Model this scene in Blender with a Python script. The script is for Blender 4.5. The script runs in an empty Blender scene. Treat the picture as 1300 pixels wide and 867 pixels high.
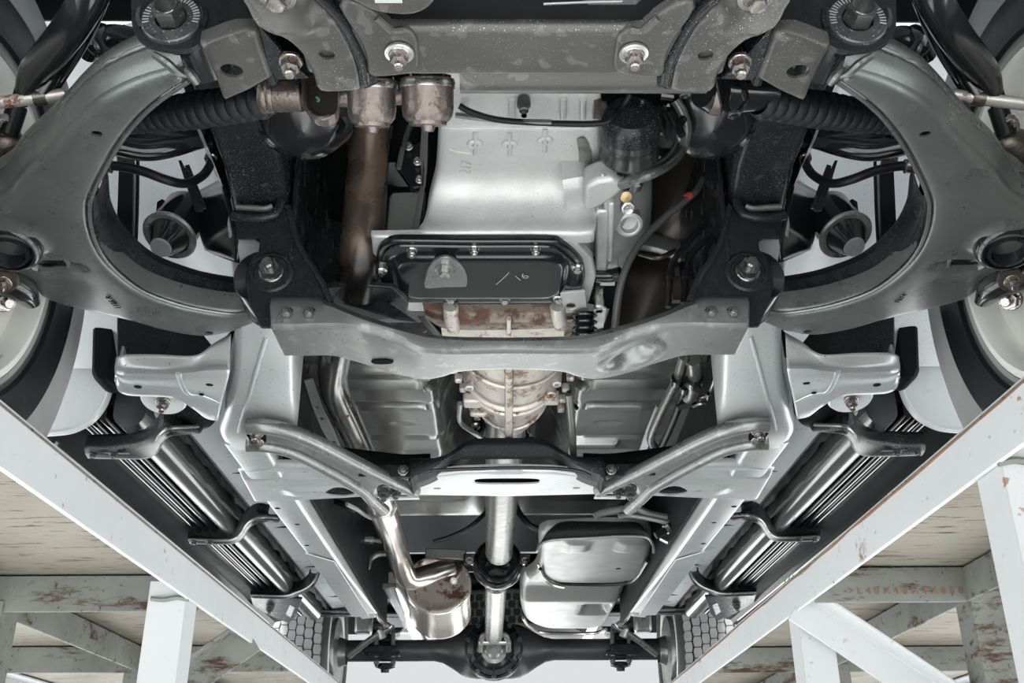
import bpy, bmesh, math, random
import numpy as np
from mathutils import Vector, Matrix, Quaternion
from mathutils.geometry import delaunay_2d_cdt
random.seed(7)
SC = bpy.context.scene
COL = SC.collection
R = math.radians
# ------------------------------------------------------------------ camera
F, CX, CY = 1300.0, 650.0, 433.5
VPX, VPY = 632.0, 1035.0            # where the long axis of the vehicle vanishes
CAM = Vector((-0.013, 0.0, 0.0))
PITCH = math.atan((VPY - CY) / F)
YAW = math.atan((CX - VPX) / F)
ROLL = R(0.45)
fwd = Vector((math.sin(YAW) * math.cos(PITCH), math.cos(YAW) * math.cos(PITCH), math.sin(PITCH)))
rgt = fwd.cross(Vector((0, 0, 1))).normalized()
upv = rgt.cross(fwd).normalized()
rgt, upv = (rgt * math.cos(ROLL) - upv * math.sin(ROLL)), (upv * math.cos(ROLL) + rgt * math.sin(ROLL))
cd = bpy.data.cameras.new('camera')
cd.lens = 36.0
cd.sensor_width = 36.0
cd.clip_start = 0.02
cd.clip_end = 400
cam = bpy.data.objects.new('camera', cd)
COL.objects.link(cam)
mw = Matrix((rgt, upv, -fwd)).transposed().to_4x4()
mw.translation = CAM
cam.matrix_world = mw
SC.camera = cam
# ------------------------------------------------------------------ sky, sun, exposure
SC.view_settings.view_transform = 'Standard'
SC.view_settings.look = 'None'
SC.view_settings.gamma = 1.0
SC.view_settings.use_curve_mapping = False
SC.view_settings.exposure = 0.45
w = bpy.data.worlds.new('overcast_sky')
SC.world = w
w.use_nodes = True
bg = w.node_tree.nodes['Background']
bg.inputs[0].default_value = (0.955, 0.985, 1.0, 1)
bg.inputs[1].default_value = 0.56
sd = bpy.data.lights.new('sun', 'SUN')
sd.energy = 17.0
sd.angle = R(14)
sd.color = (1.0, 0.995, 0.985)
sun = bpy.data.objects.new('sun', sd)
COL.objects.link(sun)
sun.rotation_euler = Vector((0.05, 1.0, -1.0)).to_track_quat('-Z', 'Y').to_euler()

# ------------------------------------------------------------------ photograph pixel + known plane -> point
def P(px, py, x=None, y=None, z=None, d=None):
    r = fwd + rgt * ((px - CX) / F) + upv * ((CY - py) / F)
    if z is not None: t = (z - CAM.z) / r.z
    elif y is not None: t = (y - CAM.y) / r.y
    elif x is not None: t = (x - CAM.x) / r.x
    else: t = d
    return CAM + r * t
def Pz(pts, z): return [P(a, b, z=z) for a, b in pts]
def Py(pts, y): return [P(a, b, y=y) for a, b in pts]
def px_of(v):
    q = v - CAM; d = q.dot(fwd)
    return (CX + F * q.dot(rgt) / d, CY - F * q.dot(upv) / d)

# ------------------------------------------------------------------ curves
def catmull(pts, n=6, closed=False):
    pts = [Vector(p) for p in pts]
    N = len(pts)
    if N < 3 and not closed:
        return [pts[0].lerp(pts[-1], i / n) for i in range(n + 1)]
    out = []
    for i in range(N if closed else N - 1):
        if closed: p0, p1, p2, p3 = pts[i - 1], pts[i], pts[(i + 1) % N], pts[(i + 2) % N]
        else:
            p1, p2 = pts[i], pts[i + 1]
            p0 = pts[i - 1] if i else p1 * 2 - p2
            p3 = pts[i + 2] if i + 2 < N else p2 * 2 - p1
        for k in range(n):
            t = k / n; t2 = t * t; t3 = t2 * t
            out.append(0.5 * (2 * p1 + (p2 - p0) * t + (2 * p0 - 5 * p1 + 4 * p2 - p3) * t2 + (3 * p1 - p0 - 3 * p2 + p3) * t3))
    if not closed: out.append(pts[-1].copy())
    return out
def resample(pts, n=None, step=None, closed=False):
    pts = [Vector(p) for p in pts]
    if closed: pts = pts + [pts[0]]
    L = [0.0]
    for a, b in zip(pts, pts[1:]): L.append(L[-1] + (b - a).length)
    tot = L[-1]
    if n is None: n = max(8, int(round(tot / step)))
    out = []
    j = 0
    m = n if closed else n - 1
    for i in range(n):
        s = tot * i / m
        while j < len(L) - 2 and L[j + 1] < s: j += 1
        t = (s - L[j]) / max(L[j + 1] - L[j], 1e-9)
        out.append(pts[j].lerp(pts[j + 1], min(max(t, 0), 1)))
    return out
def ss(a, b, x):
    t = np.clip((x - a) / (b - a), 0, 1)
    return t * t * (3 - 2 * t)

# ------------------------------------------------------------------ mesh builder
class M:
    def __init__(s): s.v = []; s.f = []
    def add(s, v, f):
        b = len(s.v); s.v += [Vector(p) for p in v]; s.f += [tuple(b + i for i in q) for q in f]; return s
    def box(s, c, size, rot=None):
        c = Vector(c); h = [k / 2 for k in size]
        vs = [Vector((x * h[0], y * h[1], z * h[2])) for x in (-1, 1) for y in (-1, 1) for z in (-1, 1)]
        if rot is not None: vs = [rot @ v for v in vs]
        return s.add([c + v for v in vs], [(0, 1, 3, 2), (4, 6, 7, 5), (0, 4, 5, 1), (2, 3, 7, 6), (0, 2, 6, 4), (1, 5, 7, 3)])
    def bar(s, a, b, wid, hei, up=(0, 0, 1)):          # rectangular bar from a to b
        a, b = Vector(a), Vector(b); d = (b - a); L = d.length; d.normalize()
        u = Vector(up); u = (u - d * u.dot(d)).normalized(); x = d.cross(u)
        return s.box((a + b) / 2, (wid, L, hei), Matrix((x, d, u)).transposed())
    def tube(s, path, r, seg=12, smooth=5, caps=True, closed=False, flat=1.0, up=(0, 0, 1)):
        n0 = len(path)
        pts = catmull(path, smooth, closed) if smooth and n0 > 2 else [Vector(p) for p in path]
        n = len(pts)
        if isinstance(r, (list, tuple)):
            rr = [r[min(int(i / max(n - 1, 1) * (len(r) - 1)), len(r) - 1)] * (1 - (i / max(n - 1, 1) * (len(r) - 1)) % 1) + r[min(int(i / max(n - 1, 1) * (len(r) - 1)) + 1, len(r) - 1)] * ((i / max(n - 1, 1) * (len(r) - 1)) % 1) for i in range(n)]
        else: rr = [r] * n
        vs = []; fs = []
        t0 = (pts[1] - pts[0]).normalized()
        u = Vector(up); u = u - t0 * u.dot(t0)
        if u.length < 1e-4: u = t0.orthogonal()
        u.normalize()
        for i in range(n):
            a = pts[(i - 1) % n] if (closed or i) else pts[i]; b = pts[(i + 1) % n] if (closed or i < n - 1) else pts[i]
            t = (b - a)
            if t.length < 1e-9: t = t0
            t = t.normalized()
            u = (u - t * u.dot(t)).normalized(); x = t.cross(u)
            for k in range(seg):
                an = 2 * math.pi * k / seg
                vs.append(pts[i] + (x * math.cos(an) + u * (math.sin(an) * flat)) * rr[i])
        for i in range(n if closed else n - 1):
            for k in range(seg):
                fs.append((i * seg + k, i * seg + (k + 1) % seg, ((i + 1) % n) * seg + (k + 1) % seg, ((i + 1) % n) * seg + k))
        if caps and not closed:
            fs.append(tuple(range(seg))); fs.append(tuple((n - 1) * seg + k for k in range(seg)))
        return s.add(vs, fs)
    def lathe(s, o, axis, prof, seg=24, sx=1.0, xdir=None, caps=False):   # prof: (radius, height along axis)
        o = Vector(o); a = Vector(axis).normalized()
        x = Vector(xdir) if xdir else a.orthogonal()
        x = (x - a * x.dot(a)).normalized(); y = a.cross(x)
        vs = []; fs = []
        for r, h in prof:
            for k in range(seg):
                an = 2 * math.pi * k / seg
                vs.append(o + a * h + (x * math.cos(an) * sx + y * math.sin(an)) * max(r, 1e-5))
        n = len(prof)
        for i in range(n - 1):
            for k in range(seg): fs.append((i * seg + k, i * seg + (k + 1) % seg, (i + 1) * seg + (k + 1) % seg, (i + 1) * seg + k))
        if caps and prof[0][0] > 1e-4: fs.append(tuple(range(seg)))
        if caps and prof[-1][0] > 1e-4: fs.append(tuple((n - 1) * seg + k for k in range(seg)))
        return s.add(vs, fs)
    def ribbon(s, rows, n=24, sub=4, crease=False):    # sheet through feature curves
        rr = [resample(catmull(r, 6), n) for r in rows]
        cols = []
        for j in range(n):
            c = [r[j] for r in rr]
            cols.append(c if crease or len(c) < 3 else catmull(c, sub))
        m = len(cols[0])
        vs = [p for c in cols for p in c]
        fs = [(j * m + i, j * m + i + 1, (j + 1) * m + i + 1, (j + 1) * m + i) for j in range(n - 1) for i in range(m - 1)]
        return s.add(vs, fs)
    def loop(s, secs, closed_sec=True, caps=True):     # loft of equal-count sections
        m = len(secs[0]); n = len(secs)
        vs = [p for c in secs for p in c]
        fs = []
        for j in range(n - 1):
            for i in range(m if closed_sec else m - 1):
                fs.append((j * m + i, j * m + (i + 1) % m, (j + 1) * m + (i + 1) % m, (j + 1) * m + i))
        if caps and closed_sec: fs += [tuple(range(m)), tuple((n - 1) * m + i for i in range(m))]
        return s.add(vs, fs)
    def prism(s, pts, vec):
        n = len(pts); vec = Vector(vec)
        vs = [Vector(p) for p in pts] + [Vector(p) + vec for p in pts]
        return s.add(vs, [tuple(range(n)), tuple(range(2 * n - 1, n - 1, -1))] + [(i, (i + 1) % n, n + (i + 1) % n, n + i) for i in range(n)])
    def plate(s, pts, vec, holes=()):                  # thick plate in any plane, with holes (lists of points)
        vec = Vector(vec); nrm = vec.normalized()
        o = Vector(pts[0]); x = (Vector(pts[1]) - o); x = (x - nrm * x.dot(nrm)).normalized(); y = nrm.cross(x)
        loops = [[((Vector(p) - o).dot(x), (Vector(p) - o).dot(y)) for p in L] for L in [pts] + list(holes)]
        hs = [(Vector(p) - o).dot(nrm) for L in [pts] + list(holes) for p in L]
        tri, vv = _cdt(loops)
        base = [o + x * a + y * b for a, b in vv]
        n = len(base)
        vs = base + [p + vec for p in base]
        fs = [tuple(t) for t in tri] + [tuple(i + n for i in reversed(t)) for t in tri]
        k = 0
        for L in loops:
            m = len(L)
            fs += [(k + i, k + (i + 1) % m, n + k + (i + 1) % m, n + k + i) for i in range(m)]
            k += m
        return s.add(vs, fs)
    def stamp(s, outline, z=0.0, roll=0.008, skirt=0.03, res=0.007, holes=(), hole_depth=0.0025, relief=None, lip=0.0, basis=None):
        """pressed sheet: flat pan facing down (-z), edges rolled up, skirt; z may be a number or f(x,y); relief f(x,y)->dz (numpy)"""
        out = [Vector((p[0], p[1], 0)) for p in outline]
        out = resample(out, step=res, closed=True)
        loop0 = np.array([(p.x, p.y) for p in out])
        hl = []
        for h in holes:
            cx, cy, rx, ry = h[:4]; an = h[4] if len(h) > 4 else 0
            k = 16; ex = h[5] if len(h) > 5 else 2
            if ex != 2: k = 32
            sg = lambda c: math.copysign(abs(c) ** (2 / ex), c)
            ring = [(rx * sg(math.cos(2 * math.pi * i / k)), ry * sg(math.sin(2 * math.pi * i / k))) for i in range(k)]
            hl.append(np.array([(cx + a * math.cos(an) - b * math.sin(an), cy + a * math.sin(an) + b * math.cos(an)) for a, b in ring]))
        # interior points
        A = loop0; B = np.roll(loop0, -1, 0)
        def dist(q):
            AB = B - A
            t = np.clip(((q[:, None, :] - A) * AB).sum(2) / np.maximum((AB ** 2).sum(1), 1e-12), 0, 1)
            return np.sqrt((((A + AB * t[..., None]) - q[:, None, :]) ** 2).sum(2)).min(1)
        def inside(q, poly):
            x, y = q[:, 0], q[:, 1]; c = np.zeros(len(q), bool)
            a = poly; b = np.roll(poly, -1, 0)
            for (x1, y1), (x2, y2) in zip(a, b):
                hit = ((y1 > y) != (y2 > y)) & (x < (x2 - x1) * (y - y1) / (y2 - y1 + 1e-15) + x1)
                c ^= hit
            return c
        mn, mx = loop0.min(0), loop0.max(0)
        gx = np.arange(mn[0], mx[0], res); gy = np.arange(mn[1], mx[1], res * 0.87)
        G = np.array([(x + (0.5 * res if j % 2 else 0), y) for j, y in enumerate(gy) for x in gx])
        G = G[inside(G, loop0)]
        dG = dist(G)
        G = G[dG > roll * 1.0 + res * 0.45]
        for h in hl:
            c = h.mean(0); rr_ = np.sqrt(((h - c) ** 2).sum(1)).max()
            G = G[(np.sqrt(((G - c) ** 2).sum(1)) > rr_ + res * 0.4) | ((np.abs(G - c) > (h.max(0) - c) + res * .4).any(1))]
        # ring points along inward normals
        nx = np.roll(loop0, -1, 0) - np.roll(loop0, 1, 0)
        nn = np.stack([-nx[:, 1], nx[:, 0]], 1); nn /= np.maximum(np.sqrt((nn ** 2).sum(1))[:, None], 1e-12)
        area = 0.5 * (A[:, 0] * B[:, 1] - B[:, 0] * A[:, 1]).sum()
        if area < 0: nn = -nn
        rings = []
        for fr in (0.12, 0.35, 0.65, 1.0):
            q = loop0 + nn * roll * fr
            ok = inside(q, loop0) & (np.abs(dist(q) - roll * fr) < roll * 0.06)
            for h in hl:
                c = h.mean(0); rr_ = np.sqrt(((h - c) ** 2).sum(1)).max()
                ok &= np.sqrt(((q - c) ** 2).sum(1)) > rr_ + 0.002
            rings.append(q[ok])
        inner = np.concatenate([G] + rings) if len(G) else np.concatenate(rings)
        loops = [loop0] + hl
        tri, vv = _cdt(loops, inner)
        vv = np.array(vv)
        d = dist(vv)
        d[:len(loop0)] = 0
        rz = np.where(d < roll, roll - np.sqrt(np.maximum(roll ** 2 - (roll - np.minimum(d, roll)) ** 2, 0)), 0)
        zz = z(vv[:, 0], vv[:, 1]) if callable(z) else np.full(len(vv), z)
        zz = zz + rz
        if relief is not None: zz = zz + relief(vv[:, 0], vv[:, 1])
        vs = [Vector((a, b, c)) for (a, b), c in zip(vv, zz)]
        fs = []
        for t in tri:
            a, b, c = (vv[i] for i in t)
            cr = (b[0] - a[0]) * (c[1] - a[1]) - (b[1] - a[1]) * (c[0] - a[0])
            fs.append((t[0], t[2], t[1]) if cr > 0 else tuple(t))
        n = len(vs); m = len(loop0)
        zs = skirt
        vs += [vs[i] + Vector((0, 0, zs(vv[i][0], vv[i][1]) if callable(zs) else zs)) for i in range(m)]
        sk = [(i, (i + 1) % m, n + (i + 1) % m, n + i) for i in range(m)]
        if area < 0: sk = [tuple(reversed(q)) for q in sk]
        fs += sk
        k = m
        for h in hl:
            b = len(vs); c = len(h)
            vs += [vs[k + i] + Vector((0, 0, hole_depth)) for i in range(c)]
            fs += [(k + (i + 1) % c, k + i, b + i, b + (i + 1) % c) for i in range(c)]
            k += c
        if basis is not None:                          # map local (x,y,z) to another frame
            vs = [basis @ v for v in vs]
        return s.add(vs, fs)
    def mirror(s):
        for p in s.v: p.x = -p.x
        s.f = [tuple(reversed(q)) for q in s.f]
        return s

def _cdt(loops, inner=None):
    verts = []; edges = []
    for L in loops:
        b = len(verts); n = len(L)
        verts += [Vector((float(p[0]), float(p[1]))) for p in L]
        edges += [(b + i, b + (i + 1) % n) for i in range(n)]
    nb = len(verts)
    if inner is not None: verts += [Vector((float(p[0]), float(p[1]))) for p in inner]
    ov, oe, of, mv, me, mf = delaunay_2d_cdt(verts, edges, [], 1, 1e-7)
    # map output verts back to the input order
    idx = {}
    for o, src in enumerate(mv):
        if src: idx[o] = min(src)
    extra = len(verts)
    vv = [(v.x, v.y) for v in verts]
    for o in range(len(ov)):
        if o not in idx:
            idx[o] = extra; vv.append((ov[o].x, ov[o].y)); extra += 1
    tri = []
    for f in of:
        c = (sum(ov[i].x for i in f) / 3, sum(ov[i].y for i in f) / 3)
        if not _in(c, loops[0]): continue
        if any(_in(c, h) for h in loops[1:]): continue
        tri.append(tuple(idx[i] for i in f))
    return tri, vv
def _in(c, poly):
    x, y = c; r = False
    n = len(poly)
    j = n - 1
    for i in range(n):
        xi, yi = poly[i][0], poly[i][1]; xj, yj = poly[j][0], poly[j][1]
        if (yi > y) != (yj > y) and x < (xj - xi) * (y - yi) / (yj - yi + 1e-15) + xi: r = not r
        j = i
    return r

from mathutils.bvhtree import BVHTree
def surf(m, px, py, lift=0.0):
    """where the sight line of a photograph pixel meets a mesh builder's surface: (point, normal facing the viewer)"""
    t = BVHTree.FromPolygons(m.v, m.f)
    r = (fwd + rgt * ((px - CX) / F) + upv * ((CY - py) / F)).normalized()
    hit, n, i, d = t.ray_cast(CAM, r)
    if hit is None: return P(px, py, d=1.2), Vector((0, 0, -1))
    if n.dot(r) > 0: n = -n
    return hit + n * lift, n
# ------------------------------------------------------------------ objects
def thing(name, label, cat, loc, group=None):
    o = bpy.data.objects.new(name, None); COL.objects.link(o)
    o.empty_display_size = 0.05
    o.location = loc; o['label'] = label; o['category'] = cat
    if group: o['group'] = group
    return o
def wpos(o):
    p = Vector((0, 0, 0))
    while o is not None: p += o.location; o = o.parent
    return p
def part(name, m, mat, parent=None, s=-1, sharp=38, bevel=None, thick=None, label=None, stuff=False, recalc=True, bseg=2):
    """M built for the photo's left half in world coordinates -> one mesh object under parent (mirrored when s > 0)"""
    if s > 0: m.mirror()
    off = wpos(parent) if parent is not None else Vector((0, 0, 0))
    me = bpy.data.meshes.new(name)
    me.from_pydata([p - off for p in m.v], [], m.f)
    if recalc:
        b = bmesh.new(); b.from_mesh(me)
        bmesh.ops.recalc_face_normals(b, faces=b.faces)
        b.to_mesh(me); b.free()
    me.polygons.foreach_set('use_smooth', [True] * len(me.polygons))
    me.set_sharp_from_angle(angle=R(sharp))
    me.materials.append(mat)
    o = bpy.data.objects.new(name, me); COL.objects.link(o)
    if parent is not None: o.parent = parent
    if thick:
        md = o.modifiers.new('thick', 'SOLIDIFY'); md.thickness = thick; md.offset = 0
    if bevel:
        md = o.modifiers.new('bevel', 'BEVEL'); md.width = bevel; md.segments = bseg; md.limit_method = 'ANGLE'; md.angle_limit = R(35)
        md.harden_normals = False
    if label: o['label'] = label
    if stuff: o['kind'] = 'stuff'
    return o
def single(name, m, mat, label, cat, group=None, s=-1, **k):
    o = part(name, m, mat, None, s, **k)
    # put the origin at the base of the thing
    me = o.data
    co = np.empty(len(me.vertices) * 3); me.vertices.foreach_get('co', co); co = co.reshape(-1, 3)
    c = np.array([co[:, 0].mean(), co[:, 1].mean(), co[:, 2].min()])
    me.vertices.foreach_set('co', (co - c).ravel()); me.update()
    o.location = c
    o['label'] = label; o['category'] = cat
    if group: o['group'] = group
    return o
def mx(v, s):
    v = Vector(v)
    return Vector((-v.x, v.y, v.z)) if s > 0 else v
_bm = {}
def bolt(parent, loc, d, r=0.008, mat=None, s=-1, kind='nut', name='bolt', label=None):
    """hex bolt / nut with washer flange, axis along +Z of its own mesh, pointing along d"""
    key = (round(r, 4), kind, mat.name)
    if key not in _bm:
        m = M()
        h = r * 1.05; fl = 1.35 if kind == 'head' else 1.18
        if kind != 'hex': m.lathe((0, 0, 0), (0, 0, 1), [(r * fl, -0.002), (r * fl, r * .14), (r * fl * .92, r * .22), (r * .9, r * .24)], 20)
        hexa = [(r * math.cos(R(60 * i)), r * math.sin(R(60 * i))) for i in range(6)]
        hx2 = [(r * .93 * math.cos(R(60 * i)), r * .93 * math.sin(R(60 * i))) for i in range(6)]
        vs = [(a, b, r * .25 if kind != 'hex' else -.001) for a, b in hexa] + [(a, b, h * .95) for a, b in hexa] + [(a, b, h * 1.1) for a, b in hx2]
        fs = [(i, (i + 1) % 6, 6 + (i + 1) % 6, 6 + i) for i in range(6)] + [(6 + i, 6 + (i + 1) % 6, 12 + (i + 1) % 6, 12 + i) for i in range(6)] + [tuple(range(12, 18))]
        m.add(vs, fs)
        if kind == 'nut':
            m.lathe((0, 0, h), (0, 0, 1), [(r * .58, 0), (r * .58, r * .75), (r * .46, r * .95), (0, r * .96)], 12)
        else:
            m.lathe((0, 0, h * 1.1), (0, 0, 1), [(r * .75, -0.0002), (r * .72, r * .06), (r * .5, r * .02), (0, r * .03)], 14)
        me = bpy.data.meshes.new('bolt')
        me.from_pydata(m.v, [], m.f)
        b = bmesh.new(); b.from_mesh(me); bmesh.ops.recalc_face_normals(b, faces=b.faces); b.to_mesh(me); b.free()
        me.polygons.foreach_set('use_smooth', [True] * len(me.polygons)); me.set_sharp_from_angle(angle=R(30))
        me.materials.append(mat)
        _bm[key] = me
    o = bpy.data.objects.new(name, _bm[key]); COL.objects.link(o)
    o.parent = parent
    d = mx(d, s); l = mx(loc, s)
    o.location = l - wpos(parent)
    o.rotation_mode = 'QUATERNION'
    o.rotation_quaternion = d.to_track_quat('Z', 'Y')
    if label: o['label'] = label
    return o
def text(parent, body, loc, rot, size, mat, name='lettering', depth=0.0003, xs=1.0, weight=0.0):
    cu = bpy.data.curves.new(name, 'FONT'); cu.body = body; cu.size = size; cu.extrude = depth; cu.offset = weight
    cu.align_x = 'CENTER'; cu.align_y = 'CENTER'; cu.space_character = xs
    cu.materials.append(mat)
    tmp = bpy.data.objects.new('lettering_curve', cu)
    me = bpy.data.meshes.new_from_object(tmp)
    bpy.data.objects.remove(tmp)
    if not me.materials: me.materials.append(mat)
    o = bpy.data.objects.new(name, me); COL.objects.link(o); o.parent = parent
    o.location = Vector(loc) - wpos(parent)
    o.rotation_mode = 'QUATERNION'; o.rotation_quaternion = rot
    return o

def along(p, q, n=(0, 0, -1)):
    """rotation that lays lettering on a surface with normal n, baseline from p to q"""
    z = Vector(n).normalized(); x = (Vector(q) - Vector(p)); x = (x - z * x.dot(z)).normalized(); y = z.cross(x)
    return Matrix((x, y, z)).transposed().to_quaternion()
# ------------------------------------------------------------------ materials
def mat(name, col, rough=0.4, metal=0.0, col2=None, vscale=6, spec=0.5, speck=0, speck_col=(.55, .58, .58), speck_scale=420, rust=0, rust_col=(.16, .055, .022), rust_scale=14,
        bump=0.0, bump_scale=300, blotch=0, coat=0.0, streak=None, rough_var=0.12, rust_stretch=(1, 1, 1), speck_rough=.6, vr=(.3, .7)):
    m = bpy.data.materials.new(name); m.use_nodes = True
    nt = m.node_tree; N = nt.nodes; Lk = nt.links
    b = N['Principled BSDF']
    b.inputs['Roughness'].default_value = rough; b.inputs['Metallic'].default_value = metal
    b.inputs['Specular IOR Level'].default_value = spec
    b.inputs['Coat Weight'].default_value = coat; b.inputs['Coat Roughness'].default_value = 0.12
    tc = N.new('ShaderNodeTexCoord')
    vec = tc.outputs['Object']
    def noise(scale, det=4, ro=.6, stretch=None):
        n = N.new('ShaderNodeTexNoise'); n.inputs['Scale'].default_value = scale; n.inputs['Detail'].default_value = det; n.inputs['Roughness'].default_value = ro
        if stretch:
            mp = N.new('ShaderNodeMapping'); mp.inputs['Scale'].default_value = stretch; Lk.new(vec, mp.inputs[0]); Lk.new(mp.outputs[0], n.inputs[0])
        else: Lk.new(vec, n.inputs[0])
        return n.outputs['Fac']
    def ramp(f, a, c):
        r = N.new('ShaderNodeMapRange'); r.inputs[1].default_value = a; r.inputs[2].default_value = c; Lk.new(f, r.inputs[0]); return r.outputs[0]
    def mix(f, a, c):
        x = N.new('ShaderNodeMix'); x.data_type = 'RGBA'
        Lk.new(f, x.inputs[0])
        for inp, val in ((6, a), (7, c)):
            if isinstance(val, tuple): x.inputs[inp].default_value = (*val[:3], 1)
            else: Lk.new(val, x.inputs[inp])
        return x.outputs[2]
    def mul(f, k):
        x = N.new('ShaderNodeMath'); x.operation = 'MULTIPLY'; Lk.new(f, x.inputs[0]); x.inputs[1].default_value = k; return x.outputs[0]
    col2 = col2 or tuple(c * 0.72 for c in col)
    c = mix(ramp(noise(vscale), *vr), tuple(col), tuple(col2))
    rg = None
    rv = N.new('ShaderNodeMapRange'); Lk.new(noise(vscale * 4), rv.inputs[0]); rv.inputs[3].default_value = max(rough - rough_var, .03); rv.inputs[4].default_value = rough + rough_var
    rg = rv.outputs[0]
    mt = None
    if blotch:                                         # dried water spots
        f = mul(ramp(noise(70, 1, .4), .62, .66), blotch)
        c = mix(f, c, tuple(min(k * 2.6 + .05, 1) for k in col))
    if rust:
        f = ramp(noise(rust_scale, 8, .72, rust_stretch), .66 - rust * .3, .72 - rust * .28)
        rc = mix(ramp(noise(90, 5), .3, .7), tuple(rust_col), tuple(k * .45 for k in rust_col))
        c = mix(f, c, rc)
        x = N.new('ShaderNodeMix'); Lk.new(f, x.inputs[0]); Lk.new(rg, x.inputs[2]); x.inputs[3].default_value = .8; rg = x.outputs[0]
        x = N.new('ShaderNodeMix'); Lk.new(f, x.inputs[0]); x.inputs[2].default_value = metal; x.inputs[3].default_value = 0; mt = x.outputs[0]
    if speck:
        f1 = ramp(noise(speck_scale, 2, .5), .70 - speck * .12, .74 - speck * .10)
        f2 = ramp(noise(9, 3), .35, .6)
        x = N.new('ShaderNodeMath'); x.operation = 'MULTIPLY'; Lk.new(f1, x.inputs[0]); Lk.new(f2, x.inputs[1])
        c = mix(x.outputs[0], c, tuple(speck_col))
        y = N.new('ShaderNodeMix'); Lk.new(x.outputs[0], y.inputs[0]); Lk.new(rg, y.inputs[2]); y.inputs[3].default_value = speck_rough; rg = y.outputs[0]
    Lk.new(c, b.inputs['Base Color']); Lk.new(rg, b.inputs['Roughness'])
    if mt is not None: Lk.new(mt, b.inputs['Metallic'])
    if bump:
        bp = N.new('ShaderNodeBump'); bp.inputs['Strength'].default_value = bump; bp.inputs['Distance'].default_value = .002
        Lk.new(noise(bump_scale, 3), bp.inputs['Height']); Lk.new(bp.outputs[0], b.inputs['Normal'])
    return m
MT = {}
MT['arm'] = mat('satin_black_arm_paint', (.105, .116, .112), .30, .55, (.15, .162, .156), 7, .6, speck=.15, speck_scale=1100, blotch=.10, bump=.08, bump_scale=500)
MT['black'] = mat('chassis_black_paint', (.008, .010, .011), .25, .0, (.013, .015, .016), 8, .24, speck=.22, speck_scale=1300, bump=.05)
MT['blackd'] = mat('dusty_black_paint', (.008, .010, .011), .28, .0, (.014, .016, .017), 8, .24, speck=.34, speck_scale=1500, speck_col=(.30, .32, .32), bump=.15, bump_scale=450)
MT['matte'] = mat('matte_black_paint', (.006, .007, .008), .5, 0, (.009, .010, .011), 8, .16, speck=.25, speck_scale=700, speck_col=(.3, .32, .32))
MT['board'] = mat('running_board_skin', (.020, .023, .023), .36, 0, (.028, .031, .031), 8, .35)
MT['gloss'] = mat('gloss_black_paint', (.007, .008, .009), .14, .0, (.010, .011, .012), 6, .45, coat=.25)
MT['frame'] = mat('frame_grey_paint', (.52, .545, .545), .32, .45, (.40, .42, .42), 5, .6, speck=.2, speck_col=(.05, .055, .055), speck_scale=320, bump=.06)
MT['cross'] = mat('crossmember_paint', (.15, .16, .156), .30, .6, (.20, .21, .205), 7, .6, speck=.2, speck_scale=800, blotch=.2, bump=.06)
MT['white'] = mat('body_white_paint', (.62, .66, .68), .3, .0, (.58, .62, .64), 5, .5, speck=.3, speck_col=(.25, .27, .28), coat=.3)
MT['alu'] = mat('cast_aluminium', (.52, .53, .525), .48, .5, (.39, .40, .395), 11, .45, bump=.3, bump_scale=420, speck=.15, speck_col=(.2, .2, .19))
MT['alur'] = mat('stained_cast_aluminium', (.56, .54, .51), .45, .5, (.42, .385, .35), 14, .5, rust=.42, rust_col=(.24, .16, .11), rust_scale=34, bump=.4, bump_scale=300)
MT['steel'] = mat('bright_steel', (.62, .62, .60), .28, .95, (.5, .5, .48), 12)
MT['pipe'] = mat('heat_stained_exhaust_pipe', (.010, .010, .010), .27, .5, (.24, .175, .135), 5.0, speck=.28, speck_col=(.17, .085, .05), speck_scale=1200, vr=(.50, .80))
MT['inox'] = mat('stainless_exhaust_steel', (.60, .56, .52), .22, .92, (.40, .35, .31), 7, rust=.12, rust_col=(.22, .11, .06), rust_scale=9)
MT['rustc'] = mat('rusty_cast_bracket', (.17, .15, .14), .30, .8, (.10, .078, .066), 16, rust=.34, rust_col=(.11, .052, .036), rust_scale=45, bump=.3)
MT['rubber'] = mat('black_rubber', (.005, .006, .007), .36, 0, (.008, .009, .010), 10, .17)
MT['tyre'] = mat('tyre_rubber', (.24, .246, .243), .6, 0, (.20, .205, .203), 10, .4)  # albedo raised to make up for light missing on the inner wheel faces
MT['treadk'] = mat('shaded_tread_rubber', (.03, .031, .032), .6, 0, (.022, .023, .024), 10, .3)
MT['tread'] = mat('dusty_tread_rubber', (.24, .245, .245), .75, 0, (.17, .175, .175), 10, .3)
MT['rim'] = mat('alloy_rim', (.74, .74, .70), .42, .2, (.62, .62, .58), 5, rust=.12, rust_scale=20)
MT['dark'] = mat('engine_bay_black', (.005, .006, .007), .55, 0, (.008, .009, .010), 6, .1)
MT['floor'] = mat('floor_pan_paint', (.36, .37, .36), .22, .75, (.22, .225, .22), 4, .6)
MT['tank'] = mat('fuel_tank_paint', (.25, .255, .248), .34, .45, (.19, .195, .19), 5, .5)
MT['shaft'] = mat('driveshaft_tube', (.18, .18, .172), .3, .6, (.15, .15, .144), 8)
MT['nut'] = mat('zinc_bolt', (.36, .34, .325), .26, .9, (.26, .24, .225), 60, rust=.34, rust_col=(.20, .075, .04), rust_scale=120)
MT['nutd'] = mat('blackened_bolt', (.05, .055, .055), .3, .5, (.08, .085, .085), 60, speck=.5)
MT['ramp'] = mat('white_ramp_paint', (.40, .415, .42), .5, 0, (.365, .38, .385), 4, .35, rust=.12, rust_scale=9, rust_col=(.20, .10, .055), speck=.12, speck_col=(.22, .14, .09), speck_scale=90)
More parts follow.
